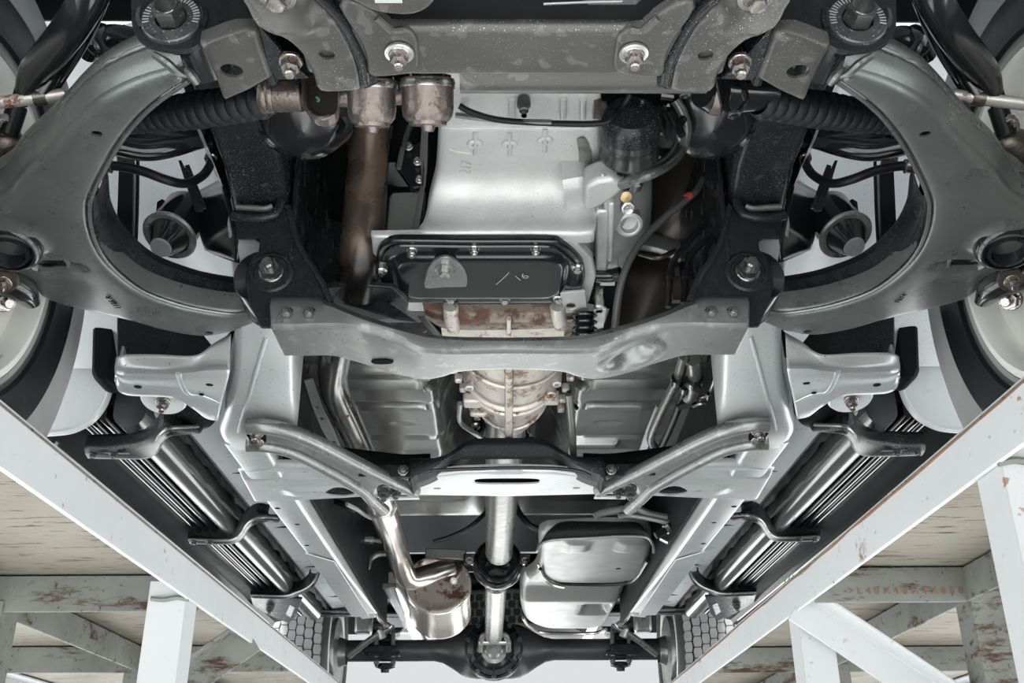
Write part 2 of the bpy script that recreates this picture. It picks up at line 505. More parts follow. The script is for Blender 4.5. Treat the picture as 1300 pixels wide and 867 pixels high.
MT['rampr'] = mat('rusting_ramp_paint', (.15, .16, .145), .55, 0, (.085, .09, .078), 9, .35, rust=.40, rust_scale=13, rust_col=(.055, .026, .016), rust_stretch=(.5, 1, 2), speck=.4, speck_col=(.03, .024, .018), speck_scale=140)
MT['deck'] = mat('ramp_deck_underside', (.165, .155, .128), .6, 0, (.12, .108, .085), 3, .35, rust=.36, rust_scale=40, rust_stretch=(.42, 3.0, 1), rust_col=(.085, .042, .024), bump=.35, bump_scale=160)
MT['front'] = mat('front_beam_paint', (.040, .039, .037), .32, .2, (.060, .058, .055), 7, .38, speck=.2, speck_scale=1100, blotch=.3, bump=.06)
MT['nutg'] = mat('dark_zinc_bolt', (.22, .225, .22), .2, .9, (.14, .145, .14), 60)
MT['speckled'] = mat('grit_speckled_black_paint', (.007, .008, .009), .32, 0, (.011, .012, .013), 8, .3, speck=.55, speck_scale=620, speck_col=(.30, .32, .32))
MT['tubeg'] = mat('board_tube_paint', (.17, .18, .178), .2, .6, (.12, .128, .126), 3, .6)
MT['ink'] = mat('dark_ink', (.004, .004, .004), .7, spec=.05)
MT['rustink'] = mat('rusted_stamp', (.17, .08, .045), .8)
MT['pencil'] = mat('pale_pencil', (.52, .49, .38), .7)
MT['pencilg'] = mat('grey_pencil', (.36, .36, .34), .7)
MT['greenink'] = mat('green_ink', (.10, .26, .15), .7)
MT['red'] = mat('red_paint', (.5, .05, .05), .5)
MT['concrete'] = mat('pale_concrete', (.79, .80, .80), .85, 0, (.72, .73, .73), .6, .3)
# ================================================================== ground and the two ramps
g = bpy.data.meshes.new('ground')
g.from_pydata([(-60, -60, -1.32), (60, -60, -1.32), (60, 90, -1.32), (-60, 90, -1.32)], [], [(0, 1, 2, 3)])
g.materials.append(MT['concrete'])
go = bpy.data.objects.new('ground', g); COL.objects.link(go)
go['kind'] = 'structure'; go['label'] = 'pale concrete ground under the ramps'; go['category'] = 'ground'

ZT, ZB = 0.2545, 0.2165           # deck level and lower edge of the 40 mm angles
XI = 0.350                      # inner edge of a runway
def angle_bar(m, a, b, leg, v, h, t=0.004):
    """L-section from a to b: one leg along v, the other along h, corner on the line a-b"""
    a, b, v, h = Vector(a), Vector(b), Vector(v).normalized(), Vector(h).normalized()
    sec = [Vector((0, 0)), Vector((leg, 0)), Vector((leg, t)), Vector((t, t)), Vector((t, leg)), Vector((0, leg))]
    m.loop([[p + v * q.x + h * q.y for q in sec] for p in (a, b)])
    return m
def ramp(s, side, lab):
    o = thing('ramp_runway', lab, 'vehicle ramp', (s * 0.62, 0.2, -1.32), 'pair of white steel runways')
    S = lambda x, y, z: Vector((s * x, y, z + (.0155 - .0115 * (y - .69) if s > 0 and z > -.5 else 0)))
    def p(n, m, mt, **k): return part(n, m, mt, o, -1, **k)
    p('inner_rail', angle_bar(M(), S(XI, -1.2, ZT), S(XI, 6.2, ZT), .039, (0, 0, -1), (s, 0, 0)), MT['ramp'], bevel=.0012)
    p('outer_rail', angle_bar(M(), S(.98, -1.2, ZT), S(.98, 6.2, ZT), .042, (0, 0, -1), (-s, 0, 0)), MT['ramp'], bevel=.0012)
    yb = [-.25, .45, 1.19, 1.73, 2.45, 3.25, 4.1, 5.0]
    if s > 0: yb[2:4] = [1.21, 1.80]
    for a, b in zip([-1.2] + yb, yb + [6.2]):
        p('deck_plate', M().bar(S(.667, a + .002, ZT + .004), S(.667, b - .002, ZT + .004), .622, .004), MT['deck'])
    p('deck_bounce_sheet', M().bar(S(.667, -1.15, ZT + .0075), S(.667, 6.15, ZT + .0075), .618, .003), MT['ramp'])  # unseen white sheet, added to bounce light up onto the wheels
    for k, y in enumerate(yb):
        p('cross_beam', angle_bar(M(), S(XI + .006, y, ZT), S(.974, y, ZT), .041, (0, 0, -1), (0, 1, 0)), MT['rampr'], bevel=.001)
    xs = .575 if s < 0 else .535
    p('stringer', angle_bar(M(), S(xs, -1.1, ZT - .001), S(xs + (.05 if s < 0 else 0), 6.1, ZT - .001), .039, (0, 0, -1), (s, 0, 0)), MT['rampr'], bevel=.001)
    posts = [-.2, 1.135, 2.3, 3.6, 5.0] if s < 0 else [-.3, .715, 1.285, 2.35, 3.6, 5.0]
    for y in posts:
        p('post', angle_bar(M(), S(XI + .0045, y, -1.32), S(XI + .0045, y, ZB + .02), .042, (s, 0, 0), (0, 1, 0)), MT['ramp'], bevel=.001)
    for y in yb:
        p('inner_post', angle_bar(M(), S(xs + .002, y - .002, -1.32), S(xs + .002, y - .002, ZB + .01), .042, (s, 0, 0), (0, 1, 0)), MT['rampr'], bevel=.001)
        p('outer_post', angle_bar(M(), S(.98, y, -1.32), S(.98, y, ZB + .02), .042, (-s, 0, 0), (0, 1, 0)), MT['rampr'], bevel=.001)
    p('tie_beam', angle_bar(M(), S(XI, -1.1, -1.0), S(XI, 6.1, -1.0), .04, (0, 0, -1), (s, 0, 0)), MT['ramp'])
    dg = [(1.278, .125, -.09)] if s > 0 else [(1.45, .112, -.078)]
    for y0 in ([2.36, 3.61] if s > 0 else [2.31, 3.61]): dg.append((y0, .125, -.09))
    for y0, dx, dz in dg:
        k = 4.2
        d = Vector((s * dx, 0, dz)).normalized()
        nrm = Vector((s * .09, 0, .125)).normalized()
        a = S(XI + .012, y0 - .004, ZB + .022)
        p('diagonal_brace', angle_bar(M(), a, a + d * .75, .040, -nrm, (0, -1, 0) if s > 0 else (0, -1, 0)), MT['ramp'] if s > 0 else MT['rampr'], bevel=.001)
        p('brace_flange_shade', M().bar(a + Vector((0, -.010, .001)), a + d * .75 + Vector((0, -.010, .001)), .020, .004, nrm), MT['rampr'], bevel=.001)  # extra brown bar paints the shade on the flange's underside
    # weld beads
    for y in posts:
        p('weld_bead', M().tube([S(XI + .001, y - .003, ZB - .001), S(XI + .014, y - .004, ZB + .001), S(XI + .028, y - .003, ZB - .001), S(XI + .042, y - .004, ZB)], .0028, 6, 3), MT['rampr'])
    return o
rampL = ramp(-1, 'left', 'white steel angle-iron runway on the left, its deck underside patched with rust')
rampR = ramp(1, 'right', 'white steel angle-iron runway on the right, with a diagonal brace and a stamped beam')
# rolled-in size stamp on the right cross beam, green marks on the right rail
q = Matrix(((1, 0, 0), (0, 0, -1), (0, 1, 0))).to_quaternion()
text(rampR, '>L40X40X4X800', P(1150, 750, y=1.2085), q, .0118, MT['rustink'], 'stamped_lettering', .0002, 1.72)

# green paint-pen scribble and the rust line along the upper edge of the right rail
def on_rail(a, b): return P(a, b, x=XI - .0006)
for n_, pts in enumerate(([(990, 741), (997, 737), (995, 743)], [(994, 738), (997, 734)], [(998, 735), (1003, 731), (1000, 738)], [(1003, 737), (1007, 730)], [(1014, 726), (1018, 722), (1021, 724), (1017, 729), (1014, 727)])):
    part('green_scribble', M().tube([on_rail(a, b) for a, b in pts], .0007, 5, 3), MT['greenink'], rampR)
rg_ = random.Random(11)
part('rust_line', M().tube([Vector((XI - .0004, .5 + .06 * i, ZT + .0155 - .0115 * (.5 + .06 * i - .69) - .0012 + rg_.uniform(-.0012, .0012))) for i in range(40)], [.0004 + abs(rg_.gauss(0, .0007)) for i in range(40)], 5, 0), MT['rustink'], rampR)
# ================================================================== white pickup body above the frame
body = thing('vehicle_body', 'white painted body shell of the vehicle with ribbed floor pans above the frame', 'vehicle body', (0, 2.4, .6))
MT['seal'] = mat('textured_underseal', (.008, .010, .011), .3, 0, (.014, .016, .018), 8, .5, bump=.9, bump_scale=140, speck=.2, speck_scale=900)
def bp(n, m, mt, s=-1, **k): return part(n, m, mt, body, s, **k)
# floor pans with pressed ribs either side of the tunnel
def ribs_left(x, y):
    z = np.zeros_like(x)
    for yc, h, wd in ((1.745, .034, .020), (1.815, .036, .020), (1.905, .018, .014), (2.06, .008, .006)):
        xx = y - yc + .0 * x - .25 * np.maximum(x + .17, 0) ** 1.0
        z += h * ss(wd, wd * .35, np.abs(xx)) * ss(-.08, -.14, x)
    # long pressed bead near the back
    z -= .008 * ss(.016, .008, np.abs(y - 2.15)) * ss(.10, .085, np.abs(x + .20))
    z += .004 * ss(.005, .003, np.abs(y - 1.99)) * ss(.026, .02, np.abs(x + .21))
    # turn up towards the tunnel
    z += .16 * ss(-.155, -.06, x) ** 1.3
    return z
flo = lambda x, y: .755 - .07 * (y - 1.7)
def rect(x0, y0, x1, y1): return [(x0, y0), (x1, y0), (x1, y1), (x0, y1)]
for s in (-1, 1):
    def rel(x, y, s=s):
        z = ribs_left(x, y)
        if s > 0:
            z -= .012 * ss(.018, .010, np.abs(y - 2.09)) * ss(.075, .06, np.abs(x + .175))
        return z
    bp('floor_pan', M().stamp(rect(-.62, 1.62, -.055, 2.42), flo, .006, .02, .0085, relief=rel), MT['floor'], s)
    # toe board above the pan
    bp('toe_board', M().ribbon([[(-.62, 1.63, .76), (-.4, 1.63, .76), (-.06, 1.64, .86)], [(-.62, 1.55, .80), (-.4, 1.55, .80), (-.06, 1.58, .9)], [(-.62, 1.45, 1.0), (-.06, 1.47, 1.0)], [(-.62, 1.42, 1.32), (-.06, 1.42, 1.32)]], 14), MT['dark'], s)
    # wheel arch: apron facing the wheel, and the rear wall of the arch
    bp('inner_apron', M().ribbon([[(-.40, .05, 1.30), (-.40, .8, 1.30), (-.46, 1.16, 1.20), (-.62, 1.24, 1.10), (-.86, 1.24, 1.10)], [(-.40, .05, 1.05), (-.40, .8, 1.05), (-.44, 1.18, 1.0), (-.62, 1.28, .98), (-.86, 1.28, .98)], [(-.40, .05, .84), (-.40, .8, .82), (-.41, 1.22, .80), (-.58, 1.36, .80), (-.86, 1.36, .80)], [(-.38, .05, .80), (-.38, .8, .78), (-.36, 1.26, .66), (-.54, 1.46, .64), (-.86, 1.47, .64)]], 40, 4), MT['white'], s)
    bp('bay_shade_panel', M().box((-.355, .66, 1.02), (.01, 1.5, .5)), MT['dark'], s)  # dark panel added so the white apron's inner side looks unlit
    bp('arch_rear_wall', M().ribbon([[(-.47, 1.47, 1.3), (-.86, 1.47, 1.3)], [(-.47, 1.475, .9), (-.86, 1.475, .9)], [(-.47, 1.48, .66), (-.86, 1.48, .66)]], 8), MT['white'], s, thick=.004)
    bp('fender', M().box((-.865, .68, 1.17), (.02, 1.66, .30)), MT['white'], s, bevel=.004)
    # rounded white panel at the back of the front wheel arch
    pts = [P(a, b, y=1.50) for a, b in ((60, 380), (143, 380), (143.5, 470), (141, 489), (133, 512), (119, 531), (100, 543), (80, 549), (38, 552), (30, 470))]
    pts = [P(a, b, y=1.50) for a, b in ((60, 380), (144, 380))] + catmull(pts[2:9], 5) + [pts[-1]]
    bp('arch_flap', M().plate(pts, (0, .012, 0)), MT['white'], s, bevel=.003)
    bp('flap_edge', M().tube(pts[2:-1], .004, 8, 1), MT['white'], s)
    # dark rubber seal strips standing in the arch
    a = [P(118, 350, y=1.44), P(147, 350, y=1.44), P(140, 470, y=1.44), P(136, 483, y=1.44), P(128, 485, y=1.44), P(119, 482, y=1.44), P(115, 472, y=1.44)]
    bp('arch_seal', M().plate(a, (0, .05, 0)), MT['dark'], s, bevel=.006)
    a = [P(150, 212, y=1.20), P(170, 212, y=1.20), P(168, 332, y=1.20), P(146, 332, y=1.20)]
    bp('arch_seal', M().plate(a, (0, .02, 0)), MT['gloss'], s, bevel=.005)
    bp('seal_lip', M().tube(Py([(175, 205), (174, 270), (171, 335)], 1.19), .0025, 8), MT['rubber'], s)
    us = [P(148, 396, y=1.40), P(304, 396, y=1.37), P(304, 440, y=1.37), P(250, 462, y=1.40), P(148, 470, y=1.40)]
    bp('underseal_panel', M().plate(us, (0, .006, 0)), MT['seal'], s, bevel=.002)
    # sill and outer side
    bp('side_panel', M().box((-.845, 2.5, 1.0), (.02, 2.05, .62)), MT['white'], s, bevel=.004)
    sil = [(-.475, .70), (-.49, .640), (-.510, .622), (-.555, .616), (-.568, .624), (-.570, .66)]
    bp('sill_panel', M().loop([[Vector((x, y, z)) for x, z in sil] for y in np.linspace(1.52, 3.42, 14)], False, False), MT['white'], s, thick=.003)
    for k in range(4):
        bp('sill_joint', M().box((-.522, 1.95 + .42 * k, .6185), (.07, .003, .004)), MT['dark'], s)
    # wavy pinch weld flange under the sill
    row0 = []; row1 = []
    for i in range(120):
        y = 1.55 + i * 1.84 / 119
        row0.append((-.571, y, .66)); row1.append((-.571 - .0015 * math.sin(y * 60), y, .606 + .003 * math.sin(y * 47) + .0015 * math.sin(y * 101)))
    bp('pinch_flange', M().loop([[Vector(p) for p in row0], [Vector(p) for p in row1]], False, False), MT['dark'], s, thick=.004)
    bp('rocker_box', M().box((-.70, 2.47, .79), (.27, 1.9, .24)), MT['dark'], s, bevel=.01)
    # load bed over the rear axle
    bp('bed_side', M().box((-.84, 4.55, 1.05), (.02, 2.0, .45)), MT['white'], s, bevel=.004)
    bp('bed_wheel_arch', M().ribbon([[(-.60, 3.62, .80), (-.60, 3.8, .96), (-.60, 4.35, 1.06), (-.60, 4.9, .96), (-.60, 5.1, .8)], [(-.84, 3.62, .80), (-.84, 3.8, .96), (-.84, 4.35, 1.06), (-.84, 4.9, .96), (-.84, 5.1, .8)]], 20), MT['dark'], s)
# tunnel
bp('tunnel', M().ribbon([[(-.062, 1.5, .90), (-.062, 2.5, .86)], [(-.04, 1.5, .95), (-.04, 2.5, .92)], [(.04, 1.5, .95), (.04, 2.5, .92)], [(.062, 1.5, .90), (.062, 2.5, .86)]], 6), MT['dark'])
bp('firewall', M().box((0, 1.43, 1.12), (1.3, .02, .5)), MT['dark'])
bp('hood', M().box((0, .62, 1.34), (1.75, 1.7, .03)), MT['dark'], bevel=.01)
bp('grille_panel', M().box((0, -.16, 1.02), (1.5, .06, .56)), MT['dark'], bevel=.01)
bp('front_bumper', M().box((0, -.22, .80), (1.75, .14, .22)), MT['white'], bevel=.03)
bp('cab_back_floor', M().stamp(rect(-.62, 2.42, .62, 2.75), .745, .01, .05, .02, relief=lambda x, y: .02 * ss(.02, .01, np.abs(y - 2.56)) * ss(.1, .14, np.abs(x))), MT['floor'])
bp('cab_roof', M().box((0, 2.45, 1.5), (1.7, 2.0, .03)), MT['white'])
bp('cab_back_wall', M().box((0, 3.42, 1.15), (1.66, .03, .7)), MT['white'])
bp('bed_floor', M().box((0, 4.15, .965), (1.64, 2.8, .02)), MT['dark'])
for k in range(7):
    bp('bed_rib', M().box((0, 2.85 + .4 * k, .94), (1.2, .09, .05)), MT['dark'], bevel=.008)
bp('tailgate', M().box((0, 5.56, 1.1), (1.64, .04, .45)), MT['white'], bevel=.006)
# ================================================================== ladder frame (welded steel) and what is welded to it
frame = thing('ladder_frame', 'grey and black painted steel ladder frame running the length of the vehicle', 'vehicle frame', (0, 2.2, .5))
def fp(n, m, mt, s=-1, **k): return part(n, m, mt, frame, s, **k)
def rail_section(xo, xi, z, h, y, r=.008):
    """bottom-rounded channel section from outer top round the bottom to inner top"""
    pts = [(xo, z + h), (xo, z + r * 2), (xo + .2 * r, z + r * .9), (xo + r * .6, z + r * .3), (xo + r * 1.4, z)]
    q = [(xi, z + h), (xi, z + r * 2), (xi - .2 * r, z + r * .9), (xi - r * .6, z + r * .3), (xi - r * 1.4, z)]
    return [Vector((a, y, b)) for a, b in pts + q[::-1]]
for s in (-1, 1):
    # front length over the axle
    keys = [(.62, -.338, -.262, .70), (.80, -.338, -.262, .70), (1.0, -.335, -.262, .685), (1.10, -.340, -.27, .66)]
    fp('front_side_rail', M().loop([rail_section(a, b, z, .10, y) for y, a, b, z in keys]), MT['black'], s)
    # dropping length behind the front suspension
    keys = [(1.08, -.345, -.268, .640), (1.17, -.353, -.275, .590), (1.25, -.368, -.285, .556), (1.33, -.390, -.297, .535), (1.40, -.415, -.306, .525), (1.46, -.436, -.318, .520), (1.53, -.440, -.335, .520)]
    P2 = [catmull([Vector((k[0], k[i], 0)) for k in keys], 5) for i in (1, 2, 3)]
    slm = M().loop([rail_section(a.y, b.y, z.y, .12, a.x, .010) for a, b, z in zip(*P2)])
    raw = M(); raw.v = [q.copy() for q in slm.v]; raw.f = list(slm.f)
    fp('sloping_side_rail', slm, MT['frame'], s)
    rgw = random.Random(5)
    wl = resample([P(338, 428, d=1.3), P(332, 448, d=1.3), P(324, 475, d=1.3), P(315, 508, d=1.3), P(307, 532, d=1.3), P(303, 548, d=1.3)], 26)
    wl = [surf(raw, *px_of(q), .0006)[0] for q in wl]
    fp('weld_seam', M().tube(wl, [.0028 + rgw.uniform(-.0006, .0006) for _ in wl], 8, 0), MT['frame'], s)
    pin = [surf(raw, a_, b_, .0010)[0] for a_, b_ in ((341, 430), (361, 452), (352, 528), (318, 528))]
    # straight length under the cab
    keys = [(1.50, -.440, -.375, .520), (1.8, -.440, -.378, .520), (2.2, -.440, -.379, .524), (2.5, -.440, -.379, .530), (3.1, -.441, -.383, .556), (3.25, -.442, -.386, .575), (3.45, -.442, -.388, .64), (3.75, -.442, -.388, .75), (4.2, -.442, -.388, .78), (5.4, -.442, -.388, .78)]
    P2 = [catmull([Vector((k[0], k[i], 0)) for k in keys], 5) for i in (1, 2, 3)]
    sr = fp('side_rail', M().loop([rail_section(a.y, b.y, z.y, .11, a.x, .006) for a, b, z in zip(*P2)]), MT['frame'], s)
    for y, x in ((1.86, -.425), (1.98, -.41), (2.16, -.422), (2.4, -.40), (2.62, -.415), (2.9, -.41)):
        zz = float(np.interp(y, [k[0] for k in keys], [k[3] for k in keys]))
        fp('drain_hole', M().lathe((x, y, zz + .002), (0, 0, -1), [(.0052, 0), (.0052, .0026), (0, .0027)], 12), MT['ink'], s)
    fp('splice_plate', M().plate([Vector((-.436, 2.22, .5225)), Vector((-.384, 2.30, .5225)), Vector((-.386, 3.0, .549)), Vector((-.436, 3.0, .549))], (0, 0, -.003)), MT['frame'], s, bevel=.001)
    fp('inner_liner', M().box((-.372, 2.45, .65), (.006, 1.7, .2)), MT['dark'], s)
    for (a, b) in ((318, 515), (351, 500)):
        pass
    # cab mount bracket reaching outboard
    top = [(293, 424), (272, 436), (248, 451), (200, 450), (159, 450), (147, 455)]
    mid = [(291, 471), (262, 471), (240, 473), (205, 475), (160, 473), (146, 470)]
    bot = [(276, 533), (262, 530), (246, 518), (222, 503), (160, 499), (147, 482)]
    yf = 1.235
    r0 = [P(a, b, y=yf + .012) for a, b in top]; r1 = [P(a, b - 7, y=yf) for a, b in mid]; r2 = [P(a, b, z=.517) for a, b in mid]
    r2 = [Vector((p.x, yf + .012, .517)) for p in r1]
    zz = .517
    r1 = [P(a, b - 4, z=zz + .008) for a, b in mid]; r1b = [P(a, b + 3, z=zz) for a, b in mid]
    y0 = r1[0].y
    r0 = [P(a, b, y=y0 - .002) for a, b in top]
    r3 = [P(a, b, z=zz) for a, b in bot]
    r4 = [p + Vector((0, 0.004, .05)) for p in r3]
    cm = fp('cab_mount_bracket', M().ribbon([r0, [a.lerp(b, .85) for a, b in zip(r0, r1)], r1b, [a.lerp(b, .5) for a, b in zip(r1b, r3)], r3, r4], 36, 4), MT['frame'], s, thick=.003)
    for a, b in ((175, 491), (266, 488)):
        fp('drain_hole', M().lathe(P(a, b, z=zz - .0018) + Vector((0, 0, .001)), (0, 0, -1), [(.005, 0), (.005, .0016), (0, .0017)], 12), MT['ink'], s)
    fp('drain_hole', M().lathe(P(256, 500, z=zz - .0012), (0, 0, -1), [(.0035, 0), (.0035, .0016), (0, .0017)], 12), MT['ink'], s)
    ln = Pz([(226, 474), (232, 490), (240, 500), (258, 503), (279, 512)], zz - .001)
    fp('pressed_bead', M().tube(ln, .004, 8, flat=.6), MT['frame'], s)
    md = fp('mount_disc', M().lathe(P(207, 511, z=.535), (0, -.25, -1), [(0, -.01), (.030, -.01), (.032, -.004), (.029, 0), (0, .001)], 28), MT['white'], s)
    bolt(md, P(207, 510, z=.532), (0.05, -.25, -1), .0085, MT['nut'], s, 'nut', 'mount_bolt')
    # rear pivot bracket (front-facing plate that carries the arm bolt)
    ol = [(296, 262), (352, 262), (366, 260), (371, 280), (379, 308), (390, 330), (402, 346), (410, 362), (418, 380), (418, 415), (330, 415), (326, 404), (318, 388), (311, 366), (311, 346), (318, 330), (328, 318), (330, 306), (326, 302), (300, 302)]
    yb = 1.052
    pl = Py(ol, yb)
    bk = fp('pivot_bracket', M().plate(pl, (0, .006, 0)), MT['blackd'], s, bevel=.002)
    fp('bracket_flange', M().tube(Py([(366, 262), (371, 282), (379, 309), (391, 331), (402, 347), (411, 364), (420, 384)], yb - .003), .004, 8), MT['blackd'], s)
    fp('rail_lip', M().tube(Py([(296, 273), (315, 277), (345, 274), (354, 264), (357, 255)], yb - .004), .0065, 10), MT['black'], s)
    fp('rail_end_weld', M().tube(Py([(300, 263), (320, 264), (336, 265), (346, 262)], yb - .006), .004, 8), MT['cross'], s)
    tab = Py([(300, 303), (324, 303), (330, 308), (329, 320), (318, 336), (312, 352), (308, 346), (303, 325)], yb + .02)
    fp('bracket_gusset', M().plate(tab, (0, .005, 0)), MT['frame'], s, bevel=.001)
    ce = P(345, 347, y=yb)
    pw = fp('pivot_washer', M().lathe(ce + Vector((0, .001, 0)), (0, -1, 0), [(.0265, 0), (.0265, .004), (.024, .006), (.021, .006), (.020, .004), (.012, .004)], 30), MT['blackd'], s)
    bolt(pw, ce + Vector((0, -.004, 0)), (0, -1, 0), .0125, MT['nutg'], s, 'nut', 'pivot_nut')
    fp('bracket_side_plate', M().box((-.258, 1.20, .70), (.006, .30, .22)), MT['black'], s, bevel=.002)
    # front bracket with the eccentric bolt
    yc = .598
    cam_ol = [(172, -60), (167, -10), (167, 20), (168, 33), (173, 45), (183, 54), (200, 60), (225, 63), (243, 61), (255, 55), (300, 41), (316, 34), (335, -60)]
    ol = catmull(Py(cam_ol, yc), 4)
    fp('front_pivot_plate', M().plate(ol, (0, .005, 0)), MT['blackd'], s, bevel=.002)
    zb = .512
    bot = [(253, 61), (282, 50), (312, 41), (327, 42), (335, 70), (346, 101), (318, 117), (283, 132), (275, 108), (262, 78)]
    B = Pz(bot, zb)
    hc = P(294, 90, z=zb)
    fp('front_bracket_foot', M().stamp([(p.x, p.y) for p in B], zb, .006, .010, .004, [(hc.x, hc.y, .0088, .0078)]), MT['front'], s)
    fp('weld_seam', M().tube([P(329, 44, z=zb + .012), P(334, 68, z=zb + .010), P(340, 86, z=zb + .008), P(346, 104, z=zb + .006)], .0045, 8), MT['blackd'], s)
    gus = Pz([(327, 32), (352, 60), (372, 84), (393, 100), (350, 102), (340, 84)], .516)
    fw_ = fp('front_bracket_web', M().plate(gus, (0, 0, .005)), MT['black'], s, bevel=.001)
    bolt(fw_, P(369, 78, z=.513), (0.05, -.1, -1), .0075, MT['nut'], s, 'nut', 'web_bolt')
    # eccentric adjusting washer and bolt
    cc = P(219, 27, y=yc)
    ew = fp('eccentric_washer', M().lathe(cc, (0, -1, 0), [(.0225, -.002), (.0225, .003), (.0215, .004), (.012, .004)], 40), MT['nutd'], s)
    wm = M()
    for k in range(26):
        an = R(-12 + k * 8.2)
        d = Vector((math.cos(an), 0, math.sin(an)))
        wm.bar(cc + d * .0165 + Vector((0, -.004, 0)), cc + d * .0212 + Vector((0, -.004, 0)), .0007, .0008, (0, 1, 0))
    part('washer_graduations', wm, MT['frame'], ew, s)
    bolt(ew, cc + Vector((0, -.004, 0)), (0, -1, 0), .0118, MT['nutg'], s, 'hex', 'adjusting_bolt')
    for sg in (-1, 1):
        st = [P(219 + sg * 38, 12, y=yc), P(219 + sg * 40, 24, y=yc), P(219 + sg * 36, 35, y=yc)]
        fp('washer_stop', M().tube(st, .004, 6), MT['blackd'], s)
# pressed cross member under the cab with its slot
Xc = lambda p: Vector((p[0], p[1], 0))
half_top = [(640, 598), (585, 600), (545, 605), (512, 606), (470, 602), (430, 597), (395, 593), (350, 593), (318, 597), (301, 600)]
half_bot = [(322, 638), (345, 638), (420, 634), (470, 631), (522, 629), (585, 630), (640, 631)]
zc = .519
L_ = Pz(half_top, zc) + Pz(half_bot, zc)
L_ = [Vector((min(p.x, 0), p.y, 0)) for p in L_]; L_[0].x = 0; L_[-1].x = 0
Rr = [Vector((-p.x, p.y, 0)) for p in L_[1:-1]][::-1]
hl = []
for a, b, rx, ry in ((352, 622, .012, .004), (399, 621, .006, .0045), (555, 620, .007, .005)):
    p = P(a, b, z=zc); hl += [(p.x, p.y, rx, ry), (-p.x, p.y, rx, ry)]
p = P(644, 611, z=zc); hl.append((0, p.y, .056, .017, 0, 4))
p = P(432, 622, z=zc); hl += [(p.x, p.y, .026, .02), (-p.x, p.y, .026, .02)]
def crel(x, y):
    ax = np.abs(x)
    z = .010 * ss(.022, .008, np.abs(y - 1.655)) * ss(.30, .33, ax) * ss(.46, .42, ax)
    z -= .006 * ss(.03, .015, np.abs(y - 1.745)) * ss(.2, .24, ax) * ss(.4, .37, ax)
    return z
fp('cab_cross_member', M().stamp([(p.x, p.y) for p in L_ + Rr], zc, .007, .006, .0075, hl, relief=crel, hole_depth=.003), MT['frame'])
fp('slot_shade_sheet', M().box((0, P(644, 611, z=zc).y + .008, zc + .0125), (.15, .075, .006)), MT['dark'])  # dark sheet added to stand in for the shade inside the slot
# black humped bridge plate in front of it
tp = [(520, 606), (525, 598), (545, 590), (572, 574), (590, 562), (606, 557), (640, 556)]
a = Py(tp, 1.60); a[-1].x = 0
b_ = Py([(640, 602), (580, 604), (520, 610)], 1.625); b_[0].x = 0
hump = [Vector((p.x, 1.60, p.z)) for p in a]; low = [Vector((p.x, 1.60, zc + .012)) for p in a]
full_t = hump + [Vector((-p.x, p.y, p.z)) for p in hump[:-1]][::-1]
full_b = [Vector((p.x, p.y, zc + .014)) for p in full_t]
fp('bridge_plate', M().ribbon([[p + Vector((0, .08, -.004)) for p in full_t], [p + Vector((0, .012, .001)) for p in full_t], [p + Vector((0, 0, -.007)) for p in full_t], [p.lerp(q, .5) for p, q in zip(full_t, full_b)], [p + Vector((0, .012, 0)) for p in full_b]], 60, 3), MT['matte'], thick=.004)
fp('bridge_bead', M().tube([P(x_, y_, y=1.605) for x_, y_ in ((530, 604), (545, 598), (575, 596), (610, 595), (640, 594), (675, 594), (710, 595), (735, 598), (750, 604))], .003, 8), MT['blackd'])
for s in (-1, 1):
    fp('front_shade_strip', M().ribbon([[P(a, b, z=zc + .012) + Vector((0, .004, 0)) for a, b in half_top[2:9]], [P(a, b, z=zc + .012) + Vector((0, .012, .045)) for a, b in half_top[2:9]]], 20), MT['matte'], s, thick=.004)  # added black strip paints the shade on the cross member's front side
    tb = Py([(455, 590), (525, 590), (526, 605), (455, 604)], 1.615)
    bt = fp('bridge_tab', M().plate(tb, (0, .006, 0)), MT['matte'], s, bevel=.001)
    bolt(bt, P(512, 597, y=1.613), (0, -1, -.1), .008, MT['nutg'], s, 'nut', 'bridge_bolt')
# rear cross tube over the axle
fp('rear_cross_tube', M().tube([(-.40, 3.3, .74), (.40, 3.3, .74)], .03, 16, 0), MT['black'])
fp('mid_cross_tube', M().box((0, 2.75, .785), (.78, .07, .05)), MT['black'], bevel=.01)
fp('rear_cross_member', M().box((0, 5.44, .80), (.85, .1, .1)), MT['black'], bevel=.01)
